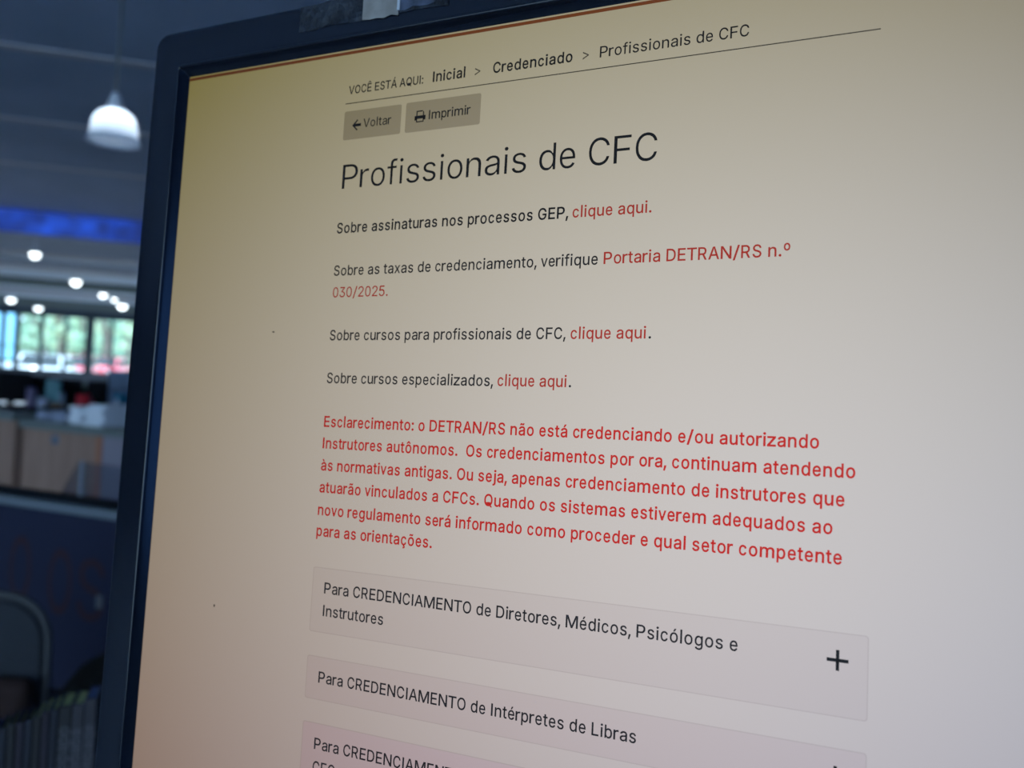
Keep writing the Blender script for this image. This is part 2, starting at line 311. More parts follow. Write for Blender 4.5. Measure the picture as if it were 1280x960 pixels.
    'à': '126,-5 94,5 68,22 48,45 35,73 30,108 34,138 43,161 58,179 78,193 125,211 178,220 234,227 265,235 273,243 276,255 276,257 273,279 267,297 256,311 240,322 220,329 196,331 171,329 149,322 118,301 100,274 41,291 57,322 79,346 104,364 133,375 163,382 194,384 239,379 263,372 286,360 306,343 322,320 333,290 337,251 337,0 277,0 277,52 272,52 252,25 215,1 190,-6 160,-9/202,49 228,59 248,74 263,93 272,115 276,138 276,190 259,182 231,176 200,171 175,168 134,159 117,150 103,139 95,124 92,105 94,87 102,72 114,61 130,52 170,45/99,529 168,529 215,429 165,429',
    'á': '126,-5 94,5 68,22 48,45 35,73 30,108 34,138 43,161 58,179 78,193 125,211 178,220 234,227 265,235 273,243 276,255 276,257 273,279 267,297 256,311 240,322 220,329 196,331 171,329 149,322 118,301 100,274 41,291 57,322 79,346 104,364 133,375 163,382 194,384 239,379 263,372 286,360 306,343 322,320 333,290 337,251 337,0 277,0 277,52 272,52 252,25 215,1 190,-6 160,-9/202,49 228,59 248,74 263,93 272,115 276,138 276,190 259,182 231,176 200,171 175,168 134,159 117,150 103,139 95,124 92,105 94,87 102,72 114,61 130,52 170,45/210,529 278,529 212,429 162,429',
    'ã': '126,-5 94,5 68,22 48,45 35,73 30,108 34,138 43,161 58,179 78,193 125,211 178,220 234,227 265,235 273,243 276,255 276,257 273,279 267,297 256,311 240,322 220,329 196,331 171,329 149,322 118,301 100,274 41,291 57,322 79,346 104,364 133,375 163,382 194,384 239,379 263,372 286,360 306,343 322,320 333,290 337,251 337,0 277,0 277,52 272,52 252,25 215,1 190,-6 160,-9/202,49 228,59 248,74 263,93 272,115 276,138 276,190 259,182 231,176 200,171 175,168 134,159 117,150 103,139 95,124 92,105 94,87 102,72 114,61 130,52 170,45/209,450 186,460 166,470 151,475 143,472 138,466 133,448 90,448 94,476 104,498 121,513 145,518 170,514 191,504 210,494 227,490 240,496 247,517 288,517 284,488 273,466 256,451 234,446',
    'ç': '159,-2 117,16 82,46 56,85 40,133 34,187 40,243 56,291 82,330 117,360 159,378 207,384 260,377 305,356 340,322 353,301 362,277 303,262 290,289 270,311 242,325 207,330 173,325 145,310 124,287 108,258 99,224 96,187 99,151 108,117 124,89 145,66 173,51 207,46 243,52 271,66 292,89 304,117 363,102 354,78 341,56 306,21 261,-1 207,-8/169,-107 210,-107 236,-102 241,-95 243,-84 241,-74 236,-67 210,-62 182,-62 192,16 224,16 224,0 224,-29 253,-34 273,-44 285,-61 289,-85 284,-111 270,-129 245,-139 210,-143 169,-143',
    'é': '97,221 308,221 307,237 298,269 283,294 263,314 237,326 205,330 173,326 146,313 125,294 109,270 99,241/97,169 100,139 110,106 128,80 151,61 179,50 212,46 254,53 285,73 297,88 306,105 365,91 353,63 335,39 311,19 283,4 249,-5 212,-8 161,-2 117,16 82,46 56,85 40,132 34,187 39,242 55,290 81,329 115,359 157,378 205,384 236,382 266,374 294,361 319,341 341,315 357,282 368,242 371,194 371,169/225,529 293,529 227,429 177,429',
    'ó': '159,-2 117,16 82,46 56,85 40,133 34,187 40,243 56,291 82,330 117,360 159,378 207,384 256,378 299,360 333,330 359,291 376,243 381,187 376,133 359,85 333,46 299,16 256,-2 207,-8/242,51 270,66 292,89 307,117 316,151 319,187 316,224 307,258 292,287 270,310 242,325 207,330 173,325 145,310 124,287 108,258 99,224 96,187 99,151 108,117 124,89 145,66 173,51 207,46/228,529 297,529 231,429 181,429',
    'ô': '159,-2 117,16 82,46 56,85 40,133 34,187 40,243 56,291 82,330 117,360 159,378 207,384 256,378 299,360 333,330 359,291 376,243 381,187 376,133 359,85 333,46 299,16 256,-2 207,-8/242,51 270,66 292,89 307,117 316,151 319,187 316,224 307,258 292,287 270,310 242,325 207,330 173,325 145,310 124,287 108,258 99,224 96,187 99,151 108,117 124,89 145,66 173,51 207,46/98,435 98,438 178,529 236,529 317,438 317,435 256,435 207,495 158,435',
    'õ': '159,-2 117,16 82,46 56,85 40,133 34,187 40,243 56,291 82,330 117,360 159,378 207,384 256,378 299,360 333,330 359,291 376,243 381,187 376,133 359,85 333,46 299,16 256,-2 207,-8/242,51 270,66 292,89 307,117 316,151 319,187 316,224 307,258 292,287 270,310 242,325 207,330 173,325 145,310 124,287 108,258 99,224 96,187 99,151 108,117 124,89 145,66 173,51 207,46/227,450 204,460 185,470 169,475 161,472 156,466 151,448 108,448 112,476 123,498 139,513 163,518 188,514 209,504 228,494 245,490 258,496 265,517 306,517 302,488 291,466 274,451 252,446',
}

# ------------------------------------------------------------------ materials of the place
M = dict(
    ceil=mat('dark blue grey ceiling panel', (.33, .41, .57), .85, noise=.08, nscale=1.2),
    joint=mat('grey ceiling joint', (.52, .53, .58), .7),
    soffit=mat('grey soffit', (.50, .50, .54), .8),
    lowceil=mat('pale blue grey ceiling', (.62, .74, .86), .8, noise=.06, nscale=.6),
    beam=mat('grey green beam', (.15, .19, .19), .75),
    wall=mat('grey plaster wall', (.22, .25, .30), .85, noise=.06, nscale=2),
    floor=mat('grey vinyl floor', (.40, .42, .46), .6, noise=.10, nscale=3),
    mull=mat('dark window frame', (.03, .045, .06), .5),
    sill=mat('dark blue apron wall', (.05, .07, .10), .7),
    glass=glass_mat('window glass', gloss=.012),
    asphalt=mat('pale concrete paving', (.34, .34, .33), .9, noise=.1, nscale=.8),
    bluewall=mat('pale blue rendered wall', (.30, .62, .80), .8),
    white=mat('white paint', (.8, .82, .84), .4),
    black=mat('black plastic', (.010, .011, .014), .8, spec=.1),
    navy=mat('navy partition fabric', (.014, .018, .046), .9, bump=.15, nscale=400),
    darkred=mat('dark red lettering', (.030, .009, .016), .8),
    alu=mat('brushed aluminium rail', (.20, .235, .27), .5, metal=.2),
    rubber=mat('black gasket', (.01, .012, .016), .9, spec=.1),
    wood=wood('brown laminate', (.38, .235, .18), (.47, .30, .23)),
    counter=mat('grey green counter top', (.20, .23, .22), .45),
    orange=mat('orange edge strip', (.50, .21, .12), .5),
    pale=mat('pale lilac laminate', (.34, .30, .35), .5),
    paper=mat('white paper', (.90, .94, 1), .7),
    greypaper=mat('blue grey paper', (.36, .41, .54), .7),
)

# ------------------------------------------------------------------ the setting
X0, X1, YB, YF = -16., 9., -4.2, 31.          # hall: left and right walls, wall behind the camera, glazed front
ZC, ZL, YD = 3.38, 2.9, 13.2                  # main ceiling, lower ceiling, where it drops
bm = new(); add_box(bm, (X0, YB, -.1), (X1, YF, 0)); struct('floor', bm, M['floor'], 'grey vinyl floor of the service hall')
bm = new(); add_box(bm, (X0, YB, ZC), (X1, YD, ZC + .15)); ceiling = struct('ceiling', bm, M['ceil'], 'dark blue grey ceiling of the near half of the hall')
bm = new()
jy = [at_h(50, 62, ZC).y, at_h(50, 152, ZC).y]; jd = jy[1] - jy[0]
for k in range(-6, 4):
    y = jy[0] + jd * k
    if YB < y < YD - 1.6: add_box(bm, (X0, y - .045, ZC - .012), (X1, y + .045, ZC + .01))
jo = struct('trim_1', bm, M['joint'], 'pale joint strips across the dark ceiling')
bm = new(); add_box(bm, (X0, YD, ZL), (X1, YF, ZL + .12)); struct('ceiling_lower', bm, M['lowceil'], 'pale lower ceiling before the windows')
bm = new(); add_box(bm, (X0, YD - .02, ZL - .1), (X1, YD + .5, ZC + .15), bevel=.02); struct('trim_2', bm, M['soffit'], 'grey bulkhead where the ceiling drops')
for k, (y, d, m) in enumerate(((15.2, .12, 'joint'), (19.0, .14, 'beam'), (22.5, .10, 'soffit'), (26.2, .2, 'beam'))):
    bm = new(); add_box(bm, (X0, y, ZL - d), (X1, y + .6, ZL + .02), bevel=.015); struct('trim_%d' % (k + 3), bm, M[m], 'cross beam under the lower ceiling')
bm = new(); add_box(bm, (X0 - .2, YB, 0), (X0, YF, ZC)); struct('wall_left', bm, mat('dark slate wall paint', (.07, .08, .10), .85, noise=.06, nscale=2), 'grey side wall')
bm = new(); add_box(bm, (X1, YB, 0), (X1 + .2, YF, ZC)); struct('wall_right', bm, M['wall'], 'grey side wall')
# wall behind the camera; window mirrored in the bezel, widened to light the counters
wx0, wx1, wz0, wz1 = -11.0, -1.2, .30, 3.05
bm = new()
for a, b, c, d in ((X0, wx0, 0, ZC), (wx1, -.3, 0, ZC), (3.6, X1, 0, ZC), (-.3, 3.6, 0, 1.0), (-.3, 3.6, 2.7, ZC), (wx0, wx1, 0, wz0), (wx0, wx1, wz1, ZC)): add_box(bm, (a, YB - .2, c), (b, YB, d))
BX0, BX1, BZ0, BZ1 = -.3, 3.6, 1.0, 2.7
struct('wall_back', bm, M['wall'], 'grey wall behind the camera')
bm = new()
for x in np.linspace(wx0, wx1, 6): add_box(bm, (x - .03, YB - .16, wz0), (x + .03, YB - .06, wz1))
for z in (wz0, wz1): add_box(bm, (wx0, YB - .16, z - .03), (wx1, YB - .06, z + .03))
wdw = struct('window_1', bm, M['mull'], 'unseen window behind the camera, widened to light the counters')
bm = new(); add_box(bm, (wx0, YB - .115, wz0), (wx1, YB - .105, wz1)); obj('pane', bm, M['glass'], wdw)

bm = new()
for x in (BX0, BX1): add_box(bm, (x - .04, YB - .16, BZ0), (x + .04, YB - .06, BZ1))
for z in (BZ0, BZ1): add_box(bm, (BX0, YB - .16, z - .04), (BX1, YB - .06, z + .04))
wd3 = struct('window_added', bm, M['mull'], 'unseen window with blue blind, added to tint the bezel reflection')  # unseen window added so the bezel bevel mirrors a blue glow
bl = bpy.data.materials.new('added blue tint blind'); bl.use_nodes = True; t = bl.node_tree; t.nodes.clear()
o_ = t.nodes.new('ShaderNodeOutputMaterial'); a_ = t.nodes.new('ShaderNodeBsdfTranslucent'); a_.inputs[0].default_value = (.05, .12, .31, 1); t.links.new(a_.outputs[0], o_.inputs[0])
bm = new(); n_ = 24
vs = [[bm.verts.new((BX0 + (BX1 - BX0) * k / n_, YB - .05 + .008 * (k % 2), z)) for z in (BZ0 + .02, BZ1 + .04)] for k in range(n_ + 1)]
for A_, C_ in zip(vs, vs[1:]): bm.faces.new((A_[0], C_[0], C_[1], A_[1]))
obj('blind', bm, bl, wd3)  # translucent sheet added to dim and blue the light the bezel reflects

# glazed front: apron wall, frame, panes
ZH, ZS = 2.68, .78
bm = new(); add_box(bm, (X0, YF, 0), (X1, YF + .2, ZS)); add_box(bm, (X0, YF, ZH), (X1, YF + .2, ZL + .12)); struct('wall_front', bm, M['sill'], 'dark apron wall under the front windows')
bm = new()
px_mull = [(3.2, .5), (21, .6), (51.5, .45), (82, .35), (112, 1.0), (140, .35), (170, .5), (200, .5)]
xm = [(at_y(px, 430, YF + .1).x, w * .26) for px, w in px_mull]
step = 1.15
x = xm[0][0] - step
while x > X0 + .3: xm.insert(0, (x, .1)); x -= step
x = xm[-1][0] + step
while x < X1: xm.append((x, .1)); x += step
for x, w in xm: add_box(bm, (x - w / 2, YF + .02, ZS), (x + w / 2, YF + .16, ZH), bevel=.01, seg=1)
add_box(bm, (X0, YF + .02, ZS - .02), (X1, YF + .16, ZS + .06)); add_box(bm, (X0, YF + .02, ZH - .08), (X1, YF + .16, ZH + .02))
add_box(bm, (X0, YF + .05, 1.52), (X1, YF + .13, 1.56))
wf = struct('window_2', bm, M['mull'], 'long glazed front with dark frames and trees beyond')
for (xa, wa), (xb, wb_) in zip(xm, xm[1:]):
    bm = new(); add_box(bm, (xa + wa / 2, YF + .085, ZS + .06), (xb - wb_ / 2, YF + .095, ZH - .08)); obj('pane', bm, M['glass'], wf)
bm = new(); add_box(bm, (-90, YF + .2, -.3), (70, 150, -.1)); struct('ground', bm, M['asphalt'], 'pale paving outside the windows')
p = at_y(-6, 430, 44); q = at_y(19, 430, 44)
bm = new(); add_box(bm, (p.x - 14, 44, -.1), (q.x, 44.4, 3.6)); add_box(bm, (p.x - 14, 43.9, 3.55), (q.x + .1, 44.5, 3.7)); struct('wall_outside', bm, M['bluewall'], 'pale blue wall outside at the left of the windows')

# blue illuminated strip on the bulkhead
m = mat('blue illuminated panel', (.01, .02, .08), .3); t = m.node_tree; b = t.nodes['Principled BSDF']
co = t.nodes.new('ShaderNodeTexCoord'); n = t.nodes.new('ShaderNodeTexNoise'); n.inputs['Scale'].default_value = 3.2; n.inputs['Detail'].default_value = 3
r = t.nodes.new('ShaderNodeValToRGB'); r.color_ramp.elements[0].position = .36; r.color_ramp.elements[1].position = .72
r.color_ramp.elements[0].color = (.008, .018, .13, 1); r.color_ramp.elements[1].color = (.016, .085, .66, 1)
t.links.new(co.outputs['Object'], n.inputs[0]); t.links.new(n.outputs['Fac'], r.inputs['Fac']); t.links.new(r.outputs[0], b.inputs['Emission Color']); b.inputs['Emission Strength'].default_value = 1
zb0, zb1 = 3.05, 3.36
fas = empty('fascia_sign', (-4, YD - .1, zb0))
tag(fas, 'long glowing blue strip panel under the dark ceiling', 'illuminated panel')
for k in range(13):
    xa = X0 + .4 + k * 1.85
    bm = new(); add_box(bm, (xa + .006, YD - .1, zb0), (xa + 1.844, YD - .03, zb1), bevel=.006, seg=1); obj('panel', bm, m, fas)
bm = new(); add_box(bm, (X0 + .4, YD - .12, zb0 - .03), (X0 + .4 + 13 * 1.85, YD - .02, zb0 - .001)); obj('trim_channel', bm, M['soffit'], fas)

# ------------------------------------------------------------------ the monitor (page units: 1 = width of the page's text column)
U = .18
PX, PD, PA = np.array([.91311067, .01600675, -.40739746]), np.array([-.05199231, .99564255, -.07741268]), np.array([.40438312, .09186787, .90996406])
PT = np.array([-.33843472, -.56944345, 1.74034166]) * U
HEAD = Matrix.Identity(4)
for r in range(3):
    HEAD[r][0], HEAD[r][1], HEAD[r][2], HEAD[r][3] = float(RW[r] @ PX), float(-RW[r] @ PD), float(-RW[r] @ PA), float(EYE[r] + RW[r] @ PT)
SX0, SX1, SY0, SY1 = -.4285 * U, 1.4285 * U, -3.19 * U, .1137 * U          # lit area in the head's own frame, metres
cx, cy = (SX0 + SX1) / 2, (SY0 + SY1) / 2
foot = HEAD @ Vector((cx, cy, -.11)); foot.z = .75
heading = math.atan2(HEAD[1][0], HEAD[0][0])
mon = empty('computer_monitor', foot, heading)
tag(mon, 'large black upright monitor showing a Portuguese web page', 'monitor')
HL = mon.matrix_basis.inverted() @ HEAD
glossy = mat('glossy black plastic', (.008, .011, .018), .16, spec=.42)
matte = mat('black plastic housing', (.012, .014, .018), .45)


def ring(profile, radii_out):
    """bezel swept round the lit area: profile = (outward distance, height), in page units; returns a bmesh in the head's frame"""
    bm = new(); loops = []
    for (d, h), rad in zip(profile, radii_out):
        d *= U; h *= U
        x0, y0, x1, y1 = SX0 - d * 1.0, SY0 - d * 1.25, SX1 + d * 1.0, SY1 + d * 1.08
        loops.append([bm.verts.new((x, y, h)) for x, y in rrect(x0, y0, x1, y1, rad * U, 8)])
    for A, C in zip(loops, loops[1:]):
        for k in range(len(A)):
            f = bm.faces.new((A[k], A[(k + 1) % len(A)], C[(k + 1) % len(A)], C[k])); f.smooth = False
    return bm


prof = [(0, -.006), (0, .0005), (.0008, .0012), (.0016, .002), (.0135, .0145), (.0140, .0172), (.0156, .0192), (.0180, .0200), (.0204, .0192), (.0222, .0172), (.0230, .0155),
        (.060, .0155), (.088, .0150), (.094, .0130), (.0985, .008), (.1005, .0), (.1005, -.09)]
rad = [.001, .001, .001, .001, .004, .004, .005, .005, .006, .006, .006, .02, .028, .032, .035, .036, .036]
bez = obj('bezel', ring(prof, rad), glossy, mon, frame=HL)
for p_ in bez.data.polygons: p_.use_smooth = True
mod = bez.modifiers.new('edges', 'EDGE_SPLIT'); mod.split_angle = math.radians(38)
bm = new(); add_prism(bm, rrect(SX0 - .094 * U, SY0 - .118 * U, SX1 + .094 * U, SY1 + .10 * U, .03 * U), -.0185, -.012)
add_box(bm, (SX0 + .02, SY0 + .06, -.05), (SX1 - .02, SY1 - .06, -.018), bevel=.012, seg=3); obj('back_housing', bm, matte, mon, frame=HL)
bm = new(); add_box(bm, (-.035, .0, .01), (.035, .02, foot_h := (HEAD @ Vector((cx, cy, -.05))).z - .75 + .05), bevel=.006); bmesh.ops.transform(bm, matrix=mon.matrix_basis, verts=bm.verts); obj('stand_column', bm, matte, mon)
bm = new(); add_prism(bm, rrect(-.13, -.11, .13, .09, .02), 0, .012, mon.matrix_basis); obj('stand_base', bm, matte, mon)
bm = new(); add_box(bm, (cx - .05, cy - .05, -.09), (cx + .05, cy + .05, -.048), bevel=.004); obj('tilt_bracket', bm, matte, mon, frame=HL)

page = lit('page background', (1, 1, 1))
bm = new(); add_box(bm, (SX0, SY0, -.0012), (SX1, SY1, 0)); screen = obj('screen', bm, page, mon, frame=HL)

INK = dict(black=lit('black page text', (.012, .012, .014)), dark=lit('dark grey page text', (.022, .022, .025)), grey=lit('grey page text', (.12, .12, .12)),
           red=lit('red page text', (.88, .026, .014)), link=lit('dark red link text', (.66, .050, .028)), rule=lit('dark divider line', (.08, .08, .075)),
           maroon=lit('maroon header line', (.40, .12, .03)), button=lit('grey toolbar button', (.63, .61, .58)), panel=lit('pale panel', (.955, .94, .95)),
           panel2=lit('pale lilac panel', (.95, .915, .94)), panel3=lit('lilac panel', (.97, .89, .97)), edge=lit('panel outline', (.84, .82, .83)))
ADV = dict(zip('abcdefghijklmnopqrstuvwxyzABCDEFGHILMNOPQRSTUV', (1114, 1149, 1072, 1155, 1086, 711, 1149, 1128, 497, 489, 1038, 497, 1795, 1130, 1168, 1149, 1164, 694, 1057, 669, 1129, 992, 1538, 1015, 969, 1015,
      1336, 1275, 1333, 1343, 1164, 1132, 1395, 1460, 557, 1102, 1788, 1460, 1408, 1292, 1408, 1261, 1215, 1222, 1328, 1303)))
ADV.update({'.': 539, ',': 402, ':': 496, '/': 844, ' ': 507, 'º': 932, '>': 1070})
for k_, v_ in {'ã': 'a', 'á': 'a', 'à': 'a', 'é': 'e', 'ê': 'e', 'ó': 'o', 'ô': 'o', 'õ': 'o', 'ç': 'c', 'Ê': 'E', 'Á': 'A'}.items(): ADV[k_] = ADV[v_]
for k_ in '0123456789': ADV[k_] = 1150
_gc = {}


def contours(ch, grow):
    if (ch, grow) in _gc: return _gc[ch, grow]
    cs = []
    for part in GLYPH[ch].split('/'):
        P = [tuple(map(float, q.split(','))) for q in part.split(' ')]
        out = []; n = len(P)
        for i in range(n):
            a, b, c = P[i - 1], P[i], P[(i + 1) % n]
            e1 = np.array([b[0] - a[0], b[1] - a[1]]); e2 = np.array([c[0] - b[0], c[1] - b[1]])
            e1 /= np.linalg.norm(e1) + 1e-9; e2 /= np.linalg.norm(e2) + 1e-9
            n1 = np.array([-e1[1], e1[0]]); n2 = np.array([-e2[1], e2[0]]); s = n1 + n2; l = s @ s
            s = s * (2 / max(l, .9))
            out.append((b[0] + s[0] * grow, b[1] + s[1] * grow))
        ar = sum(P[i - 1][0] * P[i][1] - P[i][0] * P[i - 1][1] for i in range(n))
        cs.append((ar, out))
    outer = [c for a, c in cs if a < 0]; holes = [c for a, c in cs if a > 0]
    groups = []
    for o in outer:
        xs = [p[0] for p in o]; ys = [p[1] for p in o]
        hs = [h for h in holes if min(xs) <= h[0][0] <= max(xs) and min(ys) <= h[0][1] <= max(ys)]
        groups.append([o] + hs)
    _gc[ch, grow] = groups
    return groups


def run_width(s): return sum(ADV[c] for c in s) / 2048


def add_text(bm, s, x0, x1, base, em, grow=0., z=.00008, mi=0, place=None):
    """lay the string between x0 and x1 (page units) on a baseline; type size em"""
    adv = run_width(s) * em
    k = (x1 - x0) / (adv - .055 * em) if x1 is not None else 1.
    pen = x0 - .05 * em * k
    sc = em * .711 / 509
    for ch in s:
        w = ADV[ch] / 2048 * em * k
        if ch != ' ':
            G = contours(ch, grow)
            xs = [p[0] for g in G for c in g for p in c]; lo, hi = min(xs), max(xs)
            ink = (hi - lo) * sc
            side = .03 if ch in 'AVvxyz/TÁfrtj' else .115
            kx = 1. if ch in 'iIl.,:j' else min(1.12, max(.78, (ADV[ch] / 2048 - side) * em / ink))
            kx *= k
            cxp = pen + w / 2; mid = (lo + hi) / 2
            for g in G:
                polys = [[Vector((cxp + (p[0] - mid) * sc * kx, base + (-p[1]) * sc, 0)) for p in c] for c in g]
                flat = [p for c in polys for p in c]
                vs = [bm.verts.new((p.x * U, -p.y * U, z) if place is None else place(p.x, -p.y)) for p in flat]
                for t3 in tessellate_polygon(polys):
                    try: f = bm.faces.new([vs[i] for i in t3]); f.material_index = mi
                    except ValueError: pass
        pen += w


def shape(bm, poly, z=.00005, mi=0):
    f = bm.faces.new([bm.verts.new((x * U, -y * U, z)) for x, y in poly]); f.material_index = mi


def rect(bm, x0, y0, x1, y1, z=.00005, mi=0): shape(bm, [(x0, y1), (x1, y1), (x1, y0), (x0, y0)], z, mi)


def sub(name, bm, mats, label=None):
    for f in bm.faces:
        f.normal_update()
        if f.normal.z < 0: f.normal_flip()
    o = obj(name, bm, mats, screen, frame=Matrix.Identity(4), flat=True)
    if label: o['label'] = label
    return o


bm = new(); rect(bm, -.4285, -.1104, 1.4285, -.1040); sub('header_line', bm, INK['maroon'], 'maroon line along the top of the page')
bm = new(); rect(bm, 0, -.0008, 1.0, .0010); sub('divider_line', bm, INK['rule'], 'thin dark divider under the breadcrumb')
# breadcrumb
bm = new(); add_text(bm, 'VOCÊ ESTÁ AQUI:', .0070, .1809, -.0194, .0236, 10); sub('breadcrumb_text', bm, INK['dark'])
for s_, a_, b_, g_, i_ in (('Inicial', .2005, .2733, 13, 'black'), ('>', .2920, .3052, 0, 'grey'), ('Credenciado', .3303, .4903, 13, 'black'), ('>', .5083, .5212, 0, 'grey'), ('Profissionais de CFC', .5402, .8008, 4, 'black')):
    bm = new(); add_text(bm, s_, a_, b_, -.0198, .0284, g_); sub('breadcrumb_text', bm, INK[i_])
# toolbar buttons: panel, icon and word are one printed button
bm = new(); shape(bm, rrect(-.0005, .0165, .1344, .0763, .004), .00004)
add_text(bm, 'Voltar', .0476, .1123, .0539, .0248, 4, mi=1)
shape(bm, [(.0200, .0474), (.0318, .0357), (.0338, .0377), (.0272, .0445), (.0410, .0445), (.0410, .0503), (.0272, .0503), (.0338, .0571), (.0318, .0591)], .00008, 1)
sub('toolbar_button', bm, [INK['button'], INK['black']])
bm = new(); shape(bm, rrect(.1447, .0157, .3085, .0763, .004), .00004)
add_text(bm, 'Imprimir', .1965, .2875, .0541, .0248, 8, mi=1)
for a_ in ((.1692, .0345, .1716, .0455), (.1838, .0368, .1862, .0455), (.1692, .0345, .1838, .0368), (.1655, .0445, .1899, .0535), (.1692, .0555, .1862, .0578), (.1692, .0495, .1714, .0578), (.1840, .0495, .1862, .0578)): rect(bm, *a_, z=.00008, mi=1)
rect(bm, .1714, .0508, .1840, .0556, .0001, 0)
sub('toolbar_button', bm, [INK['button'], INK['black']])
# heading and paragraphs
LINES = [('heading_text', [('Profissionais de CFC', .0045, .6551, 'black')], .1774, .0706, -4),
         ('paragraph_text', [('Sobre assinaturas nos processos GEP,', .0002, .4955, 'black')], .2680, .0290, 12.5),
         ('link_text', [('clique aqui.', .5030, .6475, 'link')], .2680, .0288, 8),
         ('paragraph_text', [('Sobre as taxas de credenciamento, verifique', 0, .5553, 'dark')], .3543, .0285, 8),
         ('link_text', [('Portaria DETRAN/RS n.º', .5643, .8754, 'link')], .3539, .0292, 8),
         ('link_text', [('030/2025.', .0010, .1314, 'link')], .3984, .0288, 2),
         ('paragraph_text', [('Sobre cursos para profissionais de CFC,', .0009, .5014, 'dark')], .4845, .0285, 8),
         ('link_text', [('clique aqui', .5100, .6462, 'link'), ('.', .6494, None, 'dark')], .4845, .0287, 8),
         ('paragraph_text', [('Sobre cursos especializados,', .0010, .3658, 'dark')], .5698, .0285, 8),
         ('link_text', [('clique aqui', .3741, .5080, 'link'), ('.', .5110, None, 'dark')], .5692, .0287, 8)]
RED = [('Esclarecimento: o DETRAN/RS não está credenciando e/ou autorizando', .9255, .6563), ('Instrutores autônomos.  Os credenciamentos por ora, continuam atendendo', .9781, .6987),
       ('às normativas antigas. Ou seja, apenas credenciamento de instrutores que', .9636, .7419), ('atuarão vinculados a CFCs. Quando os sistemas estiverem adequados ao', .9476, .7848),
       ('novo regulamento será informado como proceder e qual setor competente', .9617, .8288), ('para as orientações.', .2605, .8695)]
LINES += [('warning_text', [(s_, .0012, x_, 'red')], y_, .0290, 13) for s_, x_, y_ in RED]
for name_, runs_, y_, em_, g_ in LINES:
    bm = new(); mats_ = []
    for s_, a_, b_, i_ in runs_:
        if i_ not in mats_: mats_.append(i_)
        add_text(bm, s_, a_, b_, y_, em_, g_, mi=mats_.index(i_))
    sub(name_, bm, [INK[i_] for i_ in mats_])


def accordion(y0, y1, runs, fill, plus=None):
    bm = new(); shape(bm, rrect(0, y0, 1.0, y1, .005), .00003, 1); shape(bm, rrect(.0016, y0 + .0016, .9984, y1 - .0016, .004), .00005, 0)
    for s_, a_, b_, y_ in runs: add_text(bm, s_, a_, b_, y_, .0289, 8, z=.00009, mi=2)
    o = sub('accordion_panel', bm, [INK[fill], INK['edge'], INK['dark']])
    if plus:
        bm = new(); rect(bm, .9573 - .0153, plus - .0026, .9573 + .0153, plus + .0026, .00009); rect(bm, .9573 - .0024, plus - .0152, .9573 + .0024, plus + .0152, .00009)
        sub('plus_sign', bm, INK['black'])


accordion(.929, 1.0524, [('Para CREDENCIAMENTO de Diretores, Médicos, Psicólogos e', .0285, .8128, .9774), ('Instrutores', .0284, .1670, 1.0202)], 'panel', .9702)
accordion(1.0972, 1.1783, [('Para CREDENCIAMENTO de Intérpretes de Libras', .0290, .6570, 1.1456)], 'panel2', 1.1383)
accordion(1.2207, 1.3450, [('Para CREDENCIAMENTO de', .0295, None, 1.2690), ('CFC', .0295, None, 1.3118)], 'panel3', 1.2830)
for x_, y_, w_, h_ in ((-.1403, .4667, .0035, .0016), (-.2403, 1.0332, .002, .003)):
    bm = new(); shape(bm, [(x_ + w_ * math.cos(a), y_ + h_ * math.sin(a)) for a in np.linspace(0, 2 * math.pi, 9)[:-1]][::-1], .0001); sub('dust_speck', bm, INK['grey'], 'tiny dark speck on the blank margin')

# old sticky tape over the top edge of the bezel
tape = mat('clear sticky tape', (.022, .026, .034), .5, noise=.75, nscale=170, bump=.5, spec=.25)
bm = new(); TH = .0155 * U + .0001


def wavy(x0, x1, y0, y1, n, amp, z):
    """thin strip with ragged ends"""
    rnd = random.Random(int(x0 * 1e4)); up, dn = [], []
    for k in range(n + 1):
        x = x0 + (x1 - x0) * k / n; j = rnd.uniform(-amp, amp)
        up.append((x * U + rnd.uniform(-amp, amp) * U * .3, -y0 * U + j * U)); dn.append((x * U, -y1 * U + rnd.uniform(-amp, amp) * U))
    return up + dn[::-1]


add_prism(bm, wavy(-.118, .235, -.2155, -.163, 9, .003, 0), TH - .00015, TH + .0002)
tp = obj('tape', bm, tape, mon, frame=HL); tp['label'] = 'grubby clear tape stuck along the top edge'
bm = new(); add_prism(bm, wavy(.040, .124, -.216, -.160, 5, .004, 0), TH + .0002, TH + .0005)
obj('paper_remnant', bm, mat('torn beige paper', (.28, .25, .22), .8, noise=.3, nscale=120), tp, frame=Matrix.Identity(4))
bm = new(); add_prism(bm, wavy(.124, .205, -.214, -.168, 5, .004, 0), TH + .0002, TH + .0004)
obj('torn_tape', bm, mat('cloudy tape', (.05, .06, .09), .4, noise=.7, nscale=220), tp, frame=Matrix.Identity(4))
bm = new(); add_prism(bm, wavy(.1215, .1275, -.216, -.168, 3, .001, 0), TH + .0004, TH + .0008)
obj('curled_edge', bm, mat('pale tape edge', (.5, .52, .55), .5), tp, frame=Matrix.Identity(4))

# ------------------------------------------------------------------ desk under the monitor
Rz = lambda a: Matrix.Rotation(a, 4, 'Z')
desk = empty('desk', (foot.x, foot.y, 0), heading)
tag(desk, 'grey desk carrying the upright monitor', 'desk')
DM = desk.matrix_basis
bm = new(); add_box(bm, (-1.25, -.35, .715), (.75, .55, .75), DM, bevel=.004); obj('desk_top', bm, mat('grey laminate', (.10, .11, .13), .5), desk)
for sx in (-1.2, .70):
    bm = new(); add_box(bm, (sx - .02, -.30, 0), (sx + .02, .50, .715), DM, bevel=.003); obj('side_panel', bm, M['black'], desk)

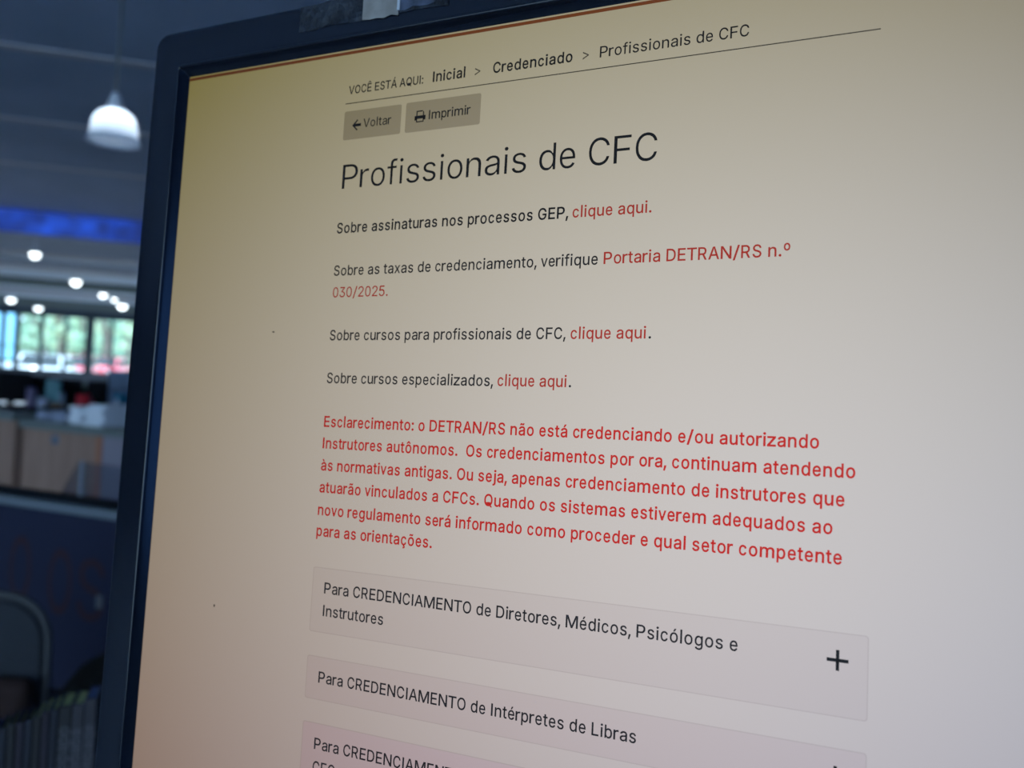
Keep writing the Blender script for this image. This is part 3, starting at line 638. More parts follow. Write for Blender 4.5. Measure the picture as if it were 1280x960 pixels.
# ------------------------------------------------------------------ row of dark books at the monitor's left edge
bookmats = [mat('dark book cloth %s' % n_, c_, .7) for n_, c_ in (('plum', (.022, .016, .026)), ('navy', (.016, .018, .028)), ('charcoal', (.020, .019, .020)), ('slate', (.040, .036, .044)))]
pages = mat('yellowed page edges', (.34, .35, .14), .9, noise=.2, nscale=60); pages2 = mat('blue grey page edges', (.09, .12, .22), .9)
ink = mat('pale spine lettering', (.10, .095, .11), .7)
BZ = .75
a0 = at(122, 871, .875); a1 = at(-14, 914, .845)
ax = Vector((a0.x - a1.x, a0.y - a1.y, 0)); L_ = ax.length; ax.normalize()
ang = math.atan2(ax.y, ax.x); top_z = (a0.z + a1.z) / 2
BF = Matrix.Translation(Vector((a1.x, a1.y, BZ))) @ Rz(ang)
xcur = 0.0
thick = [.0115, .0105, .0105, .0105, .0105, .0105, .0105, .0105, .017, .016, .016]
sc_ = L_ / sum(thick)
labs = ['plum', 'navy', 'charcoal']
rng = random.Random(4)
POS = ['at the far left end of the row', 'second from the left end of the row', 'third from the left end of the row', 'fourth from the left end of the row', 'fifth from the left end of the row', 'sixth from the left end of the row',
       'seventh from the left end of the row', 'just left of the lettered spines', 'with pale sideways lettering, left of the two pale spines', 'with a slate spine and yellowish page top', 'with a slate spine touching the edge of the monitor']
for k, tk in enumerate(thick):
    tk *= sc_; w = tk - .0008
    hgt = (a1.z + (a0.z - a1.z) * (xcur + tk / 2) / L_) - BZ + rng.uniform(-.002, .002)
    cm_ = bookmats[3] if k >= 9 else bookmats[k % 3]
    bk = empty('booklet', BF @ Vector((xcur + tk / 2, 0, 0)), ang)
    tag(bk, ('thin dark booklet ' if k < 8 else 'dark booklet ') + POS[k], 'booklet', 'row of dark booklets beside the monitor')
    KM = bk.matrix_basis; dp = .042
    bm = new()
    add_box(bm, (-w / 2, 0, 0), (w / 2, .0025, hgt), KM, bevel=.0008, seg=1)
    for s_ in (-1, 1): add_box(bm, (s_ * w / 2 - (.0015 if s_ > 0 else 0), .0015, 0), (s_ * w / 2 + (.0015 if s_ < 0 else 0), dp, hgt), KM, bevel=.0004, seg=1)
    obj('cover', bm, cm_, bk)
    bm = new(); add_box(bm, (-w / 2 + .0014, .002, .003), (w / 2 - .0014, dp - .004, hgt - (.001 if k > 4 else .004)), KM); obj('page_block', bm, pages if k not in (10, 0) else pages2, bk)
    if k >= 8:
        bm = new(); word = {8: 'appippapp', 9: 'abaqdaba', 10: 'eaqepaqe'}[k]; em_ = .0165
        PM = KM @ Matrix.Translation(Vector((0, -.0006, hgt - .022)))
        ox = -w * .28 + w / 2 * 0
        add_text(bm, word, -.075, None, 0, em_, 6, place=lambda x, y: PM @ Vector((em_ * .28 - y, 0, x)))
        obj('spine_lettering', bm, ink, bk, flat=True)
    xcur += tk

# black soft bag leaning behind the booklets
p = at(112, 868, 1.32)
bm = new(); bmesh.ops.create_icosphere(bm, subdivisions=4, radius=1)
for v in bm.verts:
    n_ = 1 + .05 * math.sin(7 * v.co.x + 2) * math.cos(6 * v.co.z); v.co = Vector((v.co.x * .085 * (1 - .35 * v.co.z), v.co.y * .06, v.co.z * .115)) * n_
    v.co.z = max(v.co.z, -.10)
bagz = .75 + .10
bag = empty('bag', (p.x + .05, p.y + .02, .75), 0); tag(bag, 'black soft bag standing behind the booklets at the monitor edge', 'bag')
bmesh.ops.transform(bm, matrix=Matrix.Translation(Vector((p.x + .05, p.y + .02, .0))) @ Matrix.Translation(Vector((0, 0, bagz))) @ Matrix.Diagonal((1.6, 1.3, (p.z + .05 - bagz) / .11, 1)), verts=bm.verts)
lo_ = min(v.co.z for v in bm.verts)
for v in bm.verts: v.co.z += .751 - lo_
tz_ = max(v.co.z for v in bm.verts)
obj('body', bm, mat('black bag fabric', (.006, .006, .006), .95, spec=.1, bump=.2, nscale=200), bag, smooth=True)
bm = new(); add_tube(bm, [Vector((p.x + .05 + .03 * math.cos(a), p.y + .02, tz_ - .004 + .035 * math.sin(a))) for a in np.linspace(0, math.pi, 12)], .005); obj('handle', bm, M['black'], bag)

# ------------------------------------------------------------------ navy partition with an aluminium rail
r0, r1 = at(-120, 600.5, 3.16), at(190, 642.5, 2.76)
r0.z = r1.z = .95
rx = (r1 - r0).normalized(); ra = math.atan2(rx.y, rx.x); RL = (r1 - r0).length
part = empty('partition', (r0.x, r0.y, 0), ra); tag(part, 'low navy fabric partition with a metal top rail and dark red letters', 'partition')
PMx = part.matrix_basis
bm = new(); add_box(bm, (0, -.025, .08), (RL, .025, .915), PMx, bevel=.004); obj('panel', bm, M['navy'], part)
bm = new(); add_box(bm, (-.01, -.034, .915), (RL + .01, .034, .945), PMx, bevel=.006); obj('rail', bm, M['alu'], part)
bm = new(); add_box(bm, (-.01, -.02, .945), (RL + .01, .034, .968), PMx, bevel=.003); obj('gasket', bm, M['rubber'], part)
for x in (.1, RL - .1):
    bm = new(); add_box(bm, (x - .03, -.2, 0), (x + .03, .2, .08), PMx, bevel=.01); obj('foot', bm, M['black'], part)


def on_partition(px, py):
    """metres along and up the face of the partition seen at a pixel"""
    o_ = Vector(EYE); d = at(px, py, 1.) - o_; q = PMx.inverted(); o2 = q @ o_; d2 = q.to_3x3() @ d
    s = (-.027 - o2.y) / d2.y; h = o2 + s * d2; return h.x, h.z


bm = new()
for ch, pa_, pb_ in (('O', (9, 746), (36, 748)), ('O', (57, 764), (87, 766)), ('S', (94, 772), (128, 776))):
    xa, zb = on_partition(*pa_); xb, _ = on_partition(*pb_); _, zt = on_partition(pa_[0], {9: 668, 57: 684, 94: 696}[pa_[0]])
    em_ = (zt - zb) / .711
    G = contours(ch, 4); xs = [q_[0] for g in G for c in g for q_ in c]; lo, hi = min(xs), max(xs)
    for g in G:
        polys = [[Vector((xa + (q_[0] - lo) / (hi - lo) * (xb - xa), zb + q_[1] * (zt - zb) / 509, 0)) for q_ in c] for c in g]
        vs = [bm.verts.new(PMx @ Vector((q_.x, -.0262, q_.y))) for c in polys for q_ in c]
        for t3 in tessellate_polygon(polys):
            try: bm.faces.new([vs[i] for i in t3])
            except ValueError: pass
obj('lettering', bm, M['darkred'], part, flat=True)
xa, za = on_partition(119, 760); xb, zb = on_partition(128, 745)
bm = new(); add_box(bm, (xa, -.0275, za), (xb, -.025, zb), PMx, bevel=.0008, seg=1); obj('sticker', bm, mat('grey sticker', (.10, .11, .13), .6), part)

# clear acrylic screen standing on the rail
acx0, _ = on_partition(62, 620); acx1, _ = on_partition(140, 630); acm, _ = on_partition(87, 620)
acr = empty('acrylic_screen', PMx @ Vector((acx0, .02, .968)), ra); tag(acr, 'small greyish clear acrylic screen standing on the partition rail', 'screen')
acmat = glass_mat('smoky acrylic', (.72, .74, .80), .10); AM = acr.matrix_basis
wa = acx1 - acx0 + .35
bm = new(); add_prism(bm, [(.0, .002), (wa, .002), (wa, .115), (.07, .115)], -.003, .003, AM @ Matrix.Rotation(math.radians(90), 4, 'X')); obj('sheet', bm, acmat, acr)
bm = new(); add_box(bm, (acm - acx0 - .006, -.008, .001), (acm - acx0 + .006, .008, .118), AM, bevel=.002); obj('post', bm, mat('grey clear edge', (.26, .29, .34), .3), acr)

# ------------------------------------------------------------------ chair in front of the partition
cp = at(22, 800, 1.98)
ch = empty('office_chair', (cp.x - .14, cp.y + .02, 0), math.radians(-8)); tag(ch, 'grey fabric office chair seen from behind, in front of the navy partition', 'chair')
CMx = ch.matrix_basis
topz = at(20, 738, 1.98).z; rxp = (CMx.inverted() @ at(66, 800, 1.98)).x
fab = mat('dark grey chair fabric', (.030, .034, .042), .9, noise=.15, nscale=300, bump=.2); shell = mat('grey chair rim', (.045, .046, .050), .5)
Rx90 = Matrix.Rotation(math.radians(90), 4, 'X')
bm = new(); add_prism(bm, rrect(-rxp + .014, .52, rxp - .014, topz - .014, .10, 8), -.022, .022, CMx @ Matrix.Translation(Vector((0, 0, 0))) @ Rx90); bmesh.ops.bevel(bm, geom=bm.edges[:], offset=.008, segments=2, affect='EDGES'); obj('backrest', bm, fab, ch, smooth=False)
bm = new(); pr = rrect(-rxp + .006, .512, rxp - .006, topz - .006, .105, 8); add_tube(bm, [CMx @ Vector((x, -.014, y)) for x, y in pr], .009, 8, closed=True); obj('back_rim', bm, shell, ch)
bm = new(); add_prism(bm, rrect(-.24, .03, .24, .46, .08, 6), .43, .50, CMx); bmesh.ops.bevel(bm, geom=bm.edges[:], offset=.012, segments=2, affect='EDGES'); obj('seat', bm, fab, ch)
bm = new(); add_tube(bm, [CMx @ Vector(q_) for q_ in ((0, -.03, .70), (0, -.045, .50), (0, .02, .42), (0, .15, .41))], .02, 10); obj('back_bracket', bm, M['black'], ch)
bm = new(); add_lathe(bm, [(0, .12), (.04, .12), (.04, .22), (.022, .23), (.022, .43), (0, .43)], CMx @ Matrix.Translation(Vector((0, .22, 0)))); obj('gas_column', bm, M['black'], ch)
for k in range(5):
    a = 2 * math.pi * k / 5 + .3; c_, s_ = math.cos(a), math.sin(a)
    bm = new(); add_tube(bm, [CMx @ Vector((.02 * c_, .22 + .02 * s_, .13)), CMx @ Vector((.29 * c_, .22 + .29 * s_, .085))], [.022, .014], 8); leg = obj('leg', bm, M['black'], ch)
    bm = new(); add_lathe(bm, [(0, -.012), (.024, -.012), (.028, -.006), (.028, .006), (.024, .012), (0, .012)], CMx @ Matrix.Translation(Vector((.29 * c_, .22 + .29 * s_, .028))) @ Rz(a) @ Rx90, 16); obj('caster', bm, M['black'], leg)
# red brown jacket hung over the chair back
bm = new(); jz0 = at(10, 905, 1.93).z; jz1 = at(10, 847, 1.93).z
add_box(bm, (-rxp - .05, -.080, jz0 - .1), (rxp - .02, -.028, jz1), CMx, bevel=.022, seg=3)
jk = obj('bag', bm, mat('dark red brown fabric', (.030, .013, .011), .9, noise=.2, nscale=60)); tag(jk, 'dark red brown bag hanging on the back of the grey chair', 'bag')

# ------------------------------------------------------------------ wooden service counters
c0, c1 = at(24, 530, 4.75), at(215, 552, 4.35)
cz = .5 * (at(24, 534, 4.75).z + at(147, 548, 4.49).z)
cx_ = Vector((c1.x - c0.x, c1.y - c0.y, 0)); CL = cx_.length; ca = math.atan2(cx_.y, cx_.x)


def counter(label, loc, length, h, depth=.6, accents=False, dz=.045):
    e = empty('service_counter', (loc.x, loc.y, 0), ca); tag(e, label, 'counter', None); K = e.matrix_basis
    bm = new(); add_box(bm, (.02, .03, .06), (length - .02, .05, h), K); add_box(bm, (0, .03, 0), (.025, depth, h), K); add_box(bm, (length - .025, .03, 0), (length, depth, h), K); obj('body', bm, M['wood'], e)
    bm = new(); add_box(bm, (-.01, 0, h), (length + .01, depth + .02, h + dz), K, bevel=.004); obj('counter_top', bm, M['counter'], e)
    return e


main = counter('brown wooden service counter with a round grey emblem, behind the partition', c0, CL, cz)
KM = main.matrix_basis


def on_counter(px, py, off=.0):
    o_ = Vector(EYE); d = at(px, py, 1.) - o_; q = KM.inverted(); o2 = q @ o_; d2 = q.to_3x3() @ d
    s = (off - o2.y) / d2.y; h = o2 + s * d2; return h.x, h.z


ex, ez = on_counter(69.5, 549.5, .03)
bm = new(); add_lathe(bm, [(0, -.006), (.024, -.006), (.027, -.003), (.027, .003), (0, .004)], KM @ Matrix.Translation(Vector((ex, .027, ez))) @ Rx90, 28); obj('emblem', bm, mat('blue grey emblem disc', (.20, .25, .33), .4), main)
x0_, _ = on_counter(121, 570, .03); x1_, _ = on_counter(128.5, 570, .03)
bm = new(); add_box(bm, (x0_, .018, .06), (x1_, .032, cz), KM, bevel=.002); obj('edge_strip', bm, M['orange'], main)
bm = new(); add_box(bm, (x1_ + .002, .022, .06), (CL - .03, .032, cz - .002), KM); obj('end_panel', bm, M['pale'], main)
l0 = at(-60, 513, 4.95)
LM = Matrix.Translation(Vector((l0.x, l0.y, 0))) @ Rz(ca)
qo = LM.inverted() @ Vector(EYE); qd = LM.inverted().to_3x3() @ (at(12, 556, 1.) - Vector(EYE))
left_len = qo.x - qo.y / qd.y * qd.x
lh = at(5, 514, 4.86).z
counter('brown wooden service counter at the left frame edge', l0, left_len, lh - .045, .22)
# pale storage boxes in the gap between the counters
gp = at(19.5, 560, 5.35)
gz = [0, .30, at(20, 609, 5.35).z, at(20, 592, 5.35).z, at(20, 563, 5.35).z, at(20, 549, 5.35).z]
prev = 0.
for k, (z0_, z1_, nm) in enumerate(((0, gz[2], 'dark cardboard box at the foot of the gap between the counters'), (gz[2], gz[3], 'pale box in the gap between the counters, under the black box'), (gz[3], gz[4], 'black box between the two pale boxes in the gap'), (gz[4], gz[5], 'pale box on top in the gap between the counters'))):
    bx = empty('storage_box', (gp.x, gp.y, z0_), ca); tag(bx, nm, 'box', 'boxes stacked in the gap between the counters'); K = bx.matrix_basis
    m_ = [M['black'], mat('pale blue box', (.55, .68, .74), .7), M['black'], bpy.data.materials.get('pale blue box') or M['white']][k]
    hh = z1_ - z0_ - .001
    bm = new(); add_box(bm, (-.09, -.10, 0.0005), (.09, .10, hh * .78), K, bevel=.004); obj('body', bm, m_, bx)
    bm = new(); add_box(bm, (-.093, -.103, hh * .78), (.093, .103, hh), K, bevel=.004); obj('lid', bm, m_, bx)

# things on the main counter
TZ = cz + .045


def on_top(px, depth):
    """point on the counter top at the given depth behind its front edge, in the column of pixel px"""
    o_ = Vector(EYE); d = at(px, 530, 1.) - o_; q = KM.inverted(); o2 = q @ o_; d2 = q.to_3x3() @ d
    s = (depth - o2.y) / d2.y; h = o2 + s * d2; return KM @ Vector((h.x, depth, TZ))


def paper_stack(px, depth, w, d, h, m_, label):
    p_ = on_top(px, depth); e = empty('paper_stack', p_, ca + random.Random(px).uniform(-.12, .12)); tag(e, label, 'paper stack', 'paper piled on the counter')
    n_ = 5
    for k in range(n_):
        rr = random.Random(px + k); j = rr.uniform(-.012, .012)
        bm = new(); add_box(bm, (-w / 2 + j, -d / 2 + j, h * k / n_ + .0003), (w / 2 + j, d / 2 + j, h * (k + 1) / n_), e.matrix_basis, bevel=.0015, seg=1); obj('ream', bm, m_, e)


paper_stack(79, .22, .11, .24, .050, M['greypaper'], 'low blue grey stack of paper left of the white stacks on the counter')
paper_stack(97, .20, .10, .24, .055, M['greypaper'], 'blue grey stack of paper against the white stacks on the counter')
paper_stack(116, .18, .095, .26, .095, M['paper'], 'white stack of paper in the middle of the counter, left of the tallest stack')
paper_stack(146, .18, .15, .28, .115, M['paper'], 'tallest white stack of paper on the counter, at the monitor edge')
p = on_top(48, .26); tr = empty('document_tray', p, ca); tag(tr, 'flat black tray on the left end of the main counter', 'tray'); K = tr.matrix_basis
bm = new(); add_box(bm, (-.075, -.12, .0005), (.075, .12, .012), K, bevel=.003); obj('base', bm, M['black'], tr)
for s_ in (-1, 1):
    bm = new(); add_box(bm, (s_ * .075 - .004, -.12, .012), (s_ * .075 + .004, .12, .05), K, bevel=.002); obj('side', bm, M['black'], tr)
bm = new(); add_box(bm, (-.071, .112, .012), (.071, .12, .05), K, bevel=.002); obj('back', bm, M['black'], tr)

# ------------------------------------------------------------------ back desk with screens and odds and ends
bd0 = at(-30, 512, 6.6); bdz = at(80, 516, 6.5).z
bd = empty('long_desk', (bd0.x, bd0.y, 0), ca + math.radians(6)); tag(bd, 'long brown desk behind the counters covered with office things', 'desk'); BK = bd.matrix_basis; BL = 1.45
bm = new(); add_box(bm, (0, 0, bdz - .03), (BL, .75, bdz), BK, bevel=.004); obj('desk_top', bm, mat('dark brown desk laminate', (.11, .07, .05), .9, spec=0., noise=.2, nscale=6), bd)
for x in (.03, BL - .03):
    bm = new(); add_box(bm, (x - .02, .05, 0), (x + .02, .70, bdz - .03), BK); obj('side_panel', bm, M['wood'], bd)
bm = new(); add_box(bm, (.05, .05, .3), (BL - .05, .07, bdz - .03), BK); obj('modesty_panel', bm, M['wood'], bd)


def on_desk(px, depth):
    o_ = Vector(EYE); d = at(px, 505, 1.) - o_; q = BK.inverted(); o2 = q @ o_; d2 = q.to_3x3() @ d
    s = (depth - o2.y) / d2.y; h = o2 + s * d2; return BK @ Vector((h.x, depth, bdz))


def pix_h(p_, py_top, px):
    """height above the desk of the point seen at row py_top straight above p_"""
    c_ = RW.T @ (np.array(p_) - EYE); return at(px, py_top, c_[2]).z - p_.z


def desk_monitor(px, depth, wpx, py_top, label, turn=0.):
    p_ = on_desk(px, depth); zc_ = (RW.T @ (np.array(p_) - EYE))[2]; w = wpx / F * zc_; h = pix_h(p_, py_top, px)
    e = empty('computer_monitor', p_, math.radians(14 - 27 + 22) + turn); tag(e, label, 'monitor', 'small monitors on the long desk'); K = e.matrix_basis
    bm = new(); add_box(bm, (-w / 2, -.012, h * .14), (w / 2, .012, h), K, bevel=.005); add_box(bm, (-w * .3, -.035, h * .3), (w * .3, -.01, h * .85), K, bevel=.01); obj('housing', bm, M['black'], e)
    bm = new(); add_box(bm, (-w / 2 + .01, .0122, h * .18), (w / 2 - .01, .0132, h - .012), K); obj('screen', bm, mat('dark screen glass', (.02, .03, .045), .15), e)
    bm = new(); add_box(bm, (-.025, -.03, .008), (.025, -.012, h * .4), K, bevel=.004); obj('stand_column', bm, M['black'], e)
    bm = new(); add_prism(bm, rrect(-.10, -.08, .10, .07, .02), .0005, .010, K); obj('stand_base', bm, M['black'], e)


desk_monitor(13, .30, 42, 465, 'black monitor seen from behind at the left end of the long desk', .1)
desk_monitor(47, .58, 24, 470, 'small black monitor behind the lilac cup on the long desk')
desk_monitor(87, .45, 26, 474, 'black monitor behind the red cup on the long desk', -.1)
desk_monitor(121, .50, 24, 476, 'black monitor between the red cup and the pale blue cabinet')


def cup(px, depth, wpx, py_top, m_, label, name='cup', cat='cup', handle=True):
    p_ = on_desk(px, depth); zc_ = (RW.T @ (np.array(p_) - EYE))[2]; r_ = wpx / F * zc_ / 2; h = pix_h(p_, py_top, px)
    e = empty(name, p_, .4); tag(e, label, cat); K = e.matrix_basis
    bm = new(); add_lathe(bm, [(0, .0006), (r_ * .82, .0006), (r_ * .95, h * .12), (r_, h * .5), (r_ * .98, h), (r_ * .88, h), (r_ * .84, h * .2), (0, h * .15)], K, 24); obj('body', bm, m_, e, smooth=True)
    if handle:
        bm = new(); add_tube(bm, [K @ Vector((r_ * .92 + r_ * .55 * math.sin(a), 0, h * .5 + h * .28 * math.cos(a))) for a in np.linspace(.1, math.pi - .1, 10)], r_ * .12, 8); obj('handle', bm, m_, e)
    return e


cup(38.5, .20, 11, 484, mat('lilac glaze', (.20, .16, .28), .4), 'lilac cup on the long desk right of the leftmost monitor')
cup(53, .12, 13, 497, mat('pale lilac white glaze', (.48, .52, .68), .4), 'whitish lilac cup at the front of the long desk, right of the lilac cup')
cup(104, .15, 17, 493, mat('bright red glaze', (.62, .015, .03), .35), 'bright red cup on the long desk')
cup(76.5, .2, 7, 490, mat('pale bottle plastic', (.24, .32, .42), .35), 'slim pale bottle between the teal case and the red cup', 'bottle', 'bottle', False)
# teal case, brown box
p = on_desk(66, .22); zc_ = (RW.T @ (np.array(p) - EYE))[2]
e = empty('case', p, .2); tag(e, 'teal case standing upright on the long desk', 'case'); K = e.matrix_basis; h = pix_h(p, 475, 65)
bm = new(); add_box(bm, (-.055, -.04, .0006), (.055, .04, h), K, bevel=.02, seg=4); obj('body', bm, mat('teal plastic', (.13, .33, .37), .5), e)
bm = new(); add_tube(bm, [K @ Vector((.03 * math.cos(a), 0, h - .002 + .02 * math.sin(a))) for a in np.linspace(0, math.pi, 10)], .004, 8); obj('handle', bm, M['black'], e)
p = on_desk(70, .10); e = empty('box', p, .1); tag(e, 'small brown box at the front of the long desk', 'box'); K = e.matrix_basis; h = pix_h(p, 503, 70)
bm = new(); add_box(bm, (-.04, -.03, .0006), (.04, .03, h * .75), K, bevel=.003); obj('body', bm, mat('brown card', (.17, .11, .07), .8), e)
bm = new(); add_box(bm, (-.042, -.032, h * .75), (.042, .032, h), K, bevel=.003); obj('lid', bm, bpy.data.materials['brown card'], e)
# small plant
p = on_desk(105, .66); e = empty('potted_plant', p, 0); tag(e, 'small green potted plant behind the red cup', 'plant'); K = e.matrix_basis; h = pix_h(p, 470, 105)
bm = new(); add_lathe(bm, [(0, .0006), (.03, .0006), (.04, .07), (.036, .07), (.03, .055), (0, .055)], K, 20); obj('pot', bm, mat('brown pot', (.16, .10, .07), .7), e, smooth=True)
bm = new(); rg = random.Random(8)
for k in range(34):
    a = rg.uniform(0, 6.28); t_ = rg.uniform(.3, 1.2); l_ = (h - .05) * rg.uniform(.7, 1.05) / max(.5, math.cos(t_ * .6)); w_ = .010
    pts_ = [Vector((math.cos(a) * l_ * s * math.sin(t_) * .55, math.sin(a) * l_ * s * math.sin(t_) * .55, .055 + l_ * s * math.cos(t_ * .7) - .04 * s * s)) for s in (0, .35, .7, 1)]
    sd_ = Vector((-math.sin(a), math.cos(a), 0)); vv = []
    for q_, wk in zip(pts_, (.4, 1, .8, .05)): vv.append((bm.verts.new(K @ (q_ - sd_ * w_ * wk)), bm.verts.new(K @ (q_ + sd_ * w_ * wk))))
    for A_, C_ in zip(vv, vv[1:]): bm.faces.new((A_[0], A_[1], C_[1], C_[0]))
obj('foliage', bm, mat('green leaf', (.06, .14, .06), .5), e)

# pale blue cabinet with a turquoise folder, right of the desk
p0 = at(133.5, 500, 7.9); p1 = at(175, 505, 7.8); ztop = at(140, 463, 7.9).z
cb = empty('cabinet', (p0.x, p0.y, 0), ca + math.radians(4)); tag(cb, 'pale blue grey cabinet partly hidden by the monitor edge', 'cabinet'); K = cb.matrix_basis
wc_ = (Vector((p1.x, p1.y, 0)) - Vector((p0.x, p0.y, 0))).length
cabm = mat('pale blue grey metal', (.24, .32, .46), .5)
bm = new(); add_box(bm, (0, .02, .03), (wc_, .40, ztop), K, bevel=.005); obj('body', bm, cabm, cb)
for k in range(2):
    bm = new(); add_box(bm, (wc_ * k / 2 + .004, .0, .05), (wc_ * (k + 1) / 2 - .004, .018, ztop - .01), K, bevel=.003); dr = obj('door', bm, cabm, cb)
    bm = new(); xk = wc_ / 2 + (-.02 if k == 0 else .02); add_tube(bm, [K @ Vector((xk, -.012, ztop - .35)), K @ Vector((xk, -.012, ztop - .25))], .005, 8); obj('handle', bm, M['alu'], dr)
p = KM @ Vector((0, 0, 0))
fo = empty('box_file', on_desk(148.5, .12), ca); tag(fo, 'turquoise box file standing at the right end of the long desk', 'file'); K = fo.matrix_basis; h = pix_h(fo.matrix_basis.translation, 492, 148)
bm = new(); add_box(bm, (-.03, -.02, .0006), (.03, .10, h), K, bevel=.004); obj('body', bm, mat('turquoise card', (.01, .20, .34), .5), fo)
bm = new(); add_box(bm, (-.012, -.0215, h * .4), (.012, -.0195, h * .8), K); obj('spine_label', bm, M['paper'], fo)

# ------------------------------------------------------------------ pendant lamp
pp = at(142.5, 163, 4.25); PS = .83
pend = empty('pendant_lamp', (pp.x, pp.y, pp.z), 0); tag(pend, 'white glass bell pendant lamp hanging under the dark ceiling', 'pendant lamp')
K = pend.matrix_basis
gl = bpy.data.materials.new('milky white glass'); gl.use_nodes = True; t = gl.node_tree; t.nodes.clear()
o_ = t.nodes.new('ShaderNodeOutputMaterial'); mx_ = t.nodes.new('ShaderNodeMixShader'); mx_.inputs[0].default_value = .35
a_ = t.nodes.new('ShaderNodeBsdfTranslucent'); a_.inputs[0].default_value = (.80, .90, 1, 1); b_ = t.nodes.new('ShaderNodeBsdfPrincipled'); b_.inputs['Base Color'].default_value = (.62, .70, .80, 1); b_.inputs['Roughness'].default_value = .3
t.links.new(a_.outputs[0], mx_.inputs[1]); t.links.new(b_.outputs[0], mx_.inputs[2]); t.links.new(mx_.outputs[0], o_.inputs[0])
out = [(.038, .150), (.060, .143), (.090, .125), (.112, .095), (.124, .055), (.130, .010), (.137, -.045), (.149, -.076), (.156, -.092), (.153, -.094), (.146, -.078), (.1345, -.045)]
bm = new(); add_lathe(bm, [(a * PS, b * .68) for a, b in out], K, 48); obj('shade', bm, gl, pend, smooth=True)
bm = new(); add_lathe(bm, [(0, .190), (.015, .187), (.021, .172), (.029, .148), (.039, .120), (.050, .100), (.046, .092), (0, .092)], K, 28); obj('cap', bm, mat('white enamel cap', (.85, .9, .98), .35), pend, smooth=True)
bm = new(); add_lathe(bm, [(0, .040), (.016, .043), (.025, .055), (.023, .069), (.016, .082), (.014, .092), (0, .092)], K, 24); obj('bulb', bm, mat('lit bulb', (1, 1, 1), .3, emit=(.85, .93, 1), estr=48), pend, smooth=True)
bm = new(); add_tube(bm, [K @ Vector((0, 0, .188)), Vector((pp.x, pp.y, ZC - .045))], .007, 8); obj('cord', bm, mat('grey lamp cord', (.16, .18, .20), .6), pend)
bm = new(); add_lathe(bm, [(0, -.05), (.045, -.048), (.055, -.02), (.055, -.002), (0, -.002)], Matrix.Translation(Vector((pp.x, pp.y, ZC - .035))), 24); obj('ceiling_rose', bm, M['joint'], pend, smooth=True)

# ------------------------------------------------------------------ round lamps under the lower ceiling
LAMPS = [(44, 315, 1.0, 'nearest and leftmost round lamp under the lower ceiling'), (95, 350, 1.2, 'round lamp alone in the middle of the lower ceiling'), (14, 373, 1.2, 'round lamp at the left frame edge above the windows'), (48, 384, 1.2, 'round lamp just above the second window from the left'),
         (129, 367, 1.0, 'round lamp left of the pair beside the monitor edge'), (143, 373, .8, 'dim round lamp between its two neighbours beside the monitor edge'), (153, 381, 1.3, 'round lamp touching the edge of the monitor')]
glow = mat('lit lamp diffuser', (1, 1, 1), .4, emit=(.86, .97, 1), estr=5)
for px, py, s_, lab in LAMPS:
    p_ = at_h(px, py, ZL - .16); k_ = (RW.T @ (np.array(p_) - EYE))[2] / 20
    e = empty('ceiling_lamp', p_, 0); tag(e, lab, 'ceiling lamp', 'round lamps under the lower ceiling'); K = e.matrix_basis; R_ = .085 * s_ * (.5 + .5 * k_)
    bm = new(); add_lathe(bm, [(0, .05), (R_ * .7, .05), (R_ * 1.05, .02), (R_ * 1.1, -.02), (R_, -.02), (R_ * .96, .0), (0, .0)], K, 28); obj('housing', bm, M['white'], e, smooth=True)
    bm = new(); add_lathe(bm, [(0, -.09 * s_), (R_ * .45, -.085 * s_), (R_ * .8, -.055 * s_), (R_ * .95, -.005), (0, -.003)], K, 28); obj('diffuser', bm, glow, e, smooth=True)
    bm = new(); add_tube(bm, [K @ Vector((0, 0, .045)), Vector((p_.x, p_.y, ZL - .003))], .012, 8); obj('stem', bm, M['white'], e)
    ld = bpy.data.lights.new('ceiling_lamp_light', 'SPOT'); ld.spot_size = math.radians(150); ld.spot_blend = .4; ld.energy = 130 * s_; ld.color = (.80, .92, 1); ld.shadow_soft_size = .12
    lo = bpy.data.objects.new('ceiling_lamp_light', ld); COL.objects.link(lo); lo.parent = e; lo.location = (0, 0, -.14 * s_)

# ------------------------------------------------------------------ outside: cars and trees
carpaint = mat('white car paint', (.85, .88, .90), .25, coat=.6); redpaint = mat('red car paint', (.75, .03, .06), .3, coat=.5); dark = mat('car window glass', (.02, .03, .035), .1)


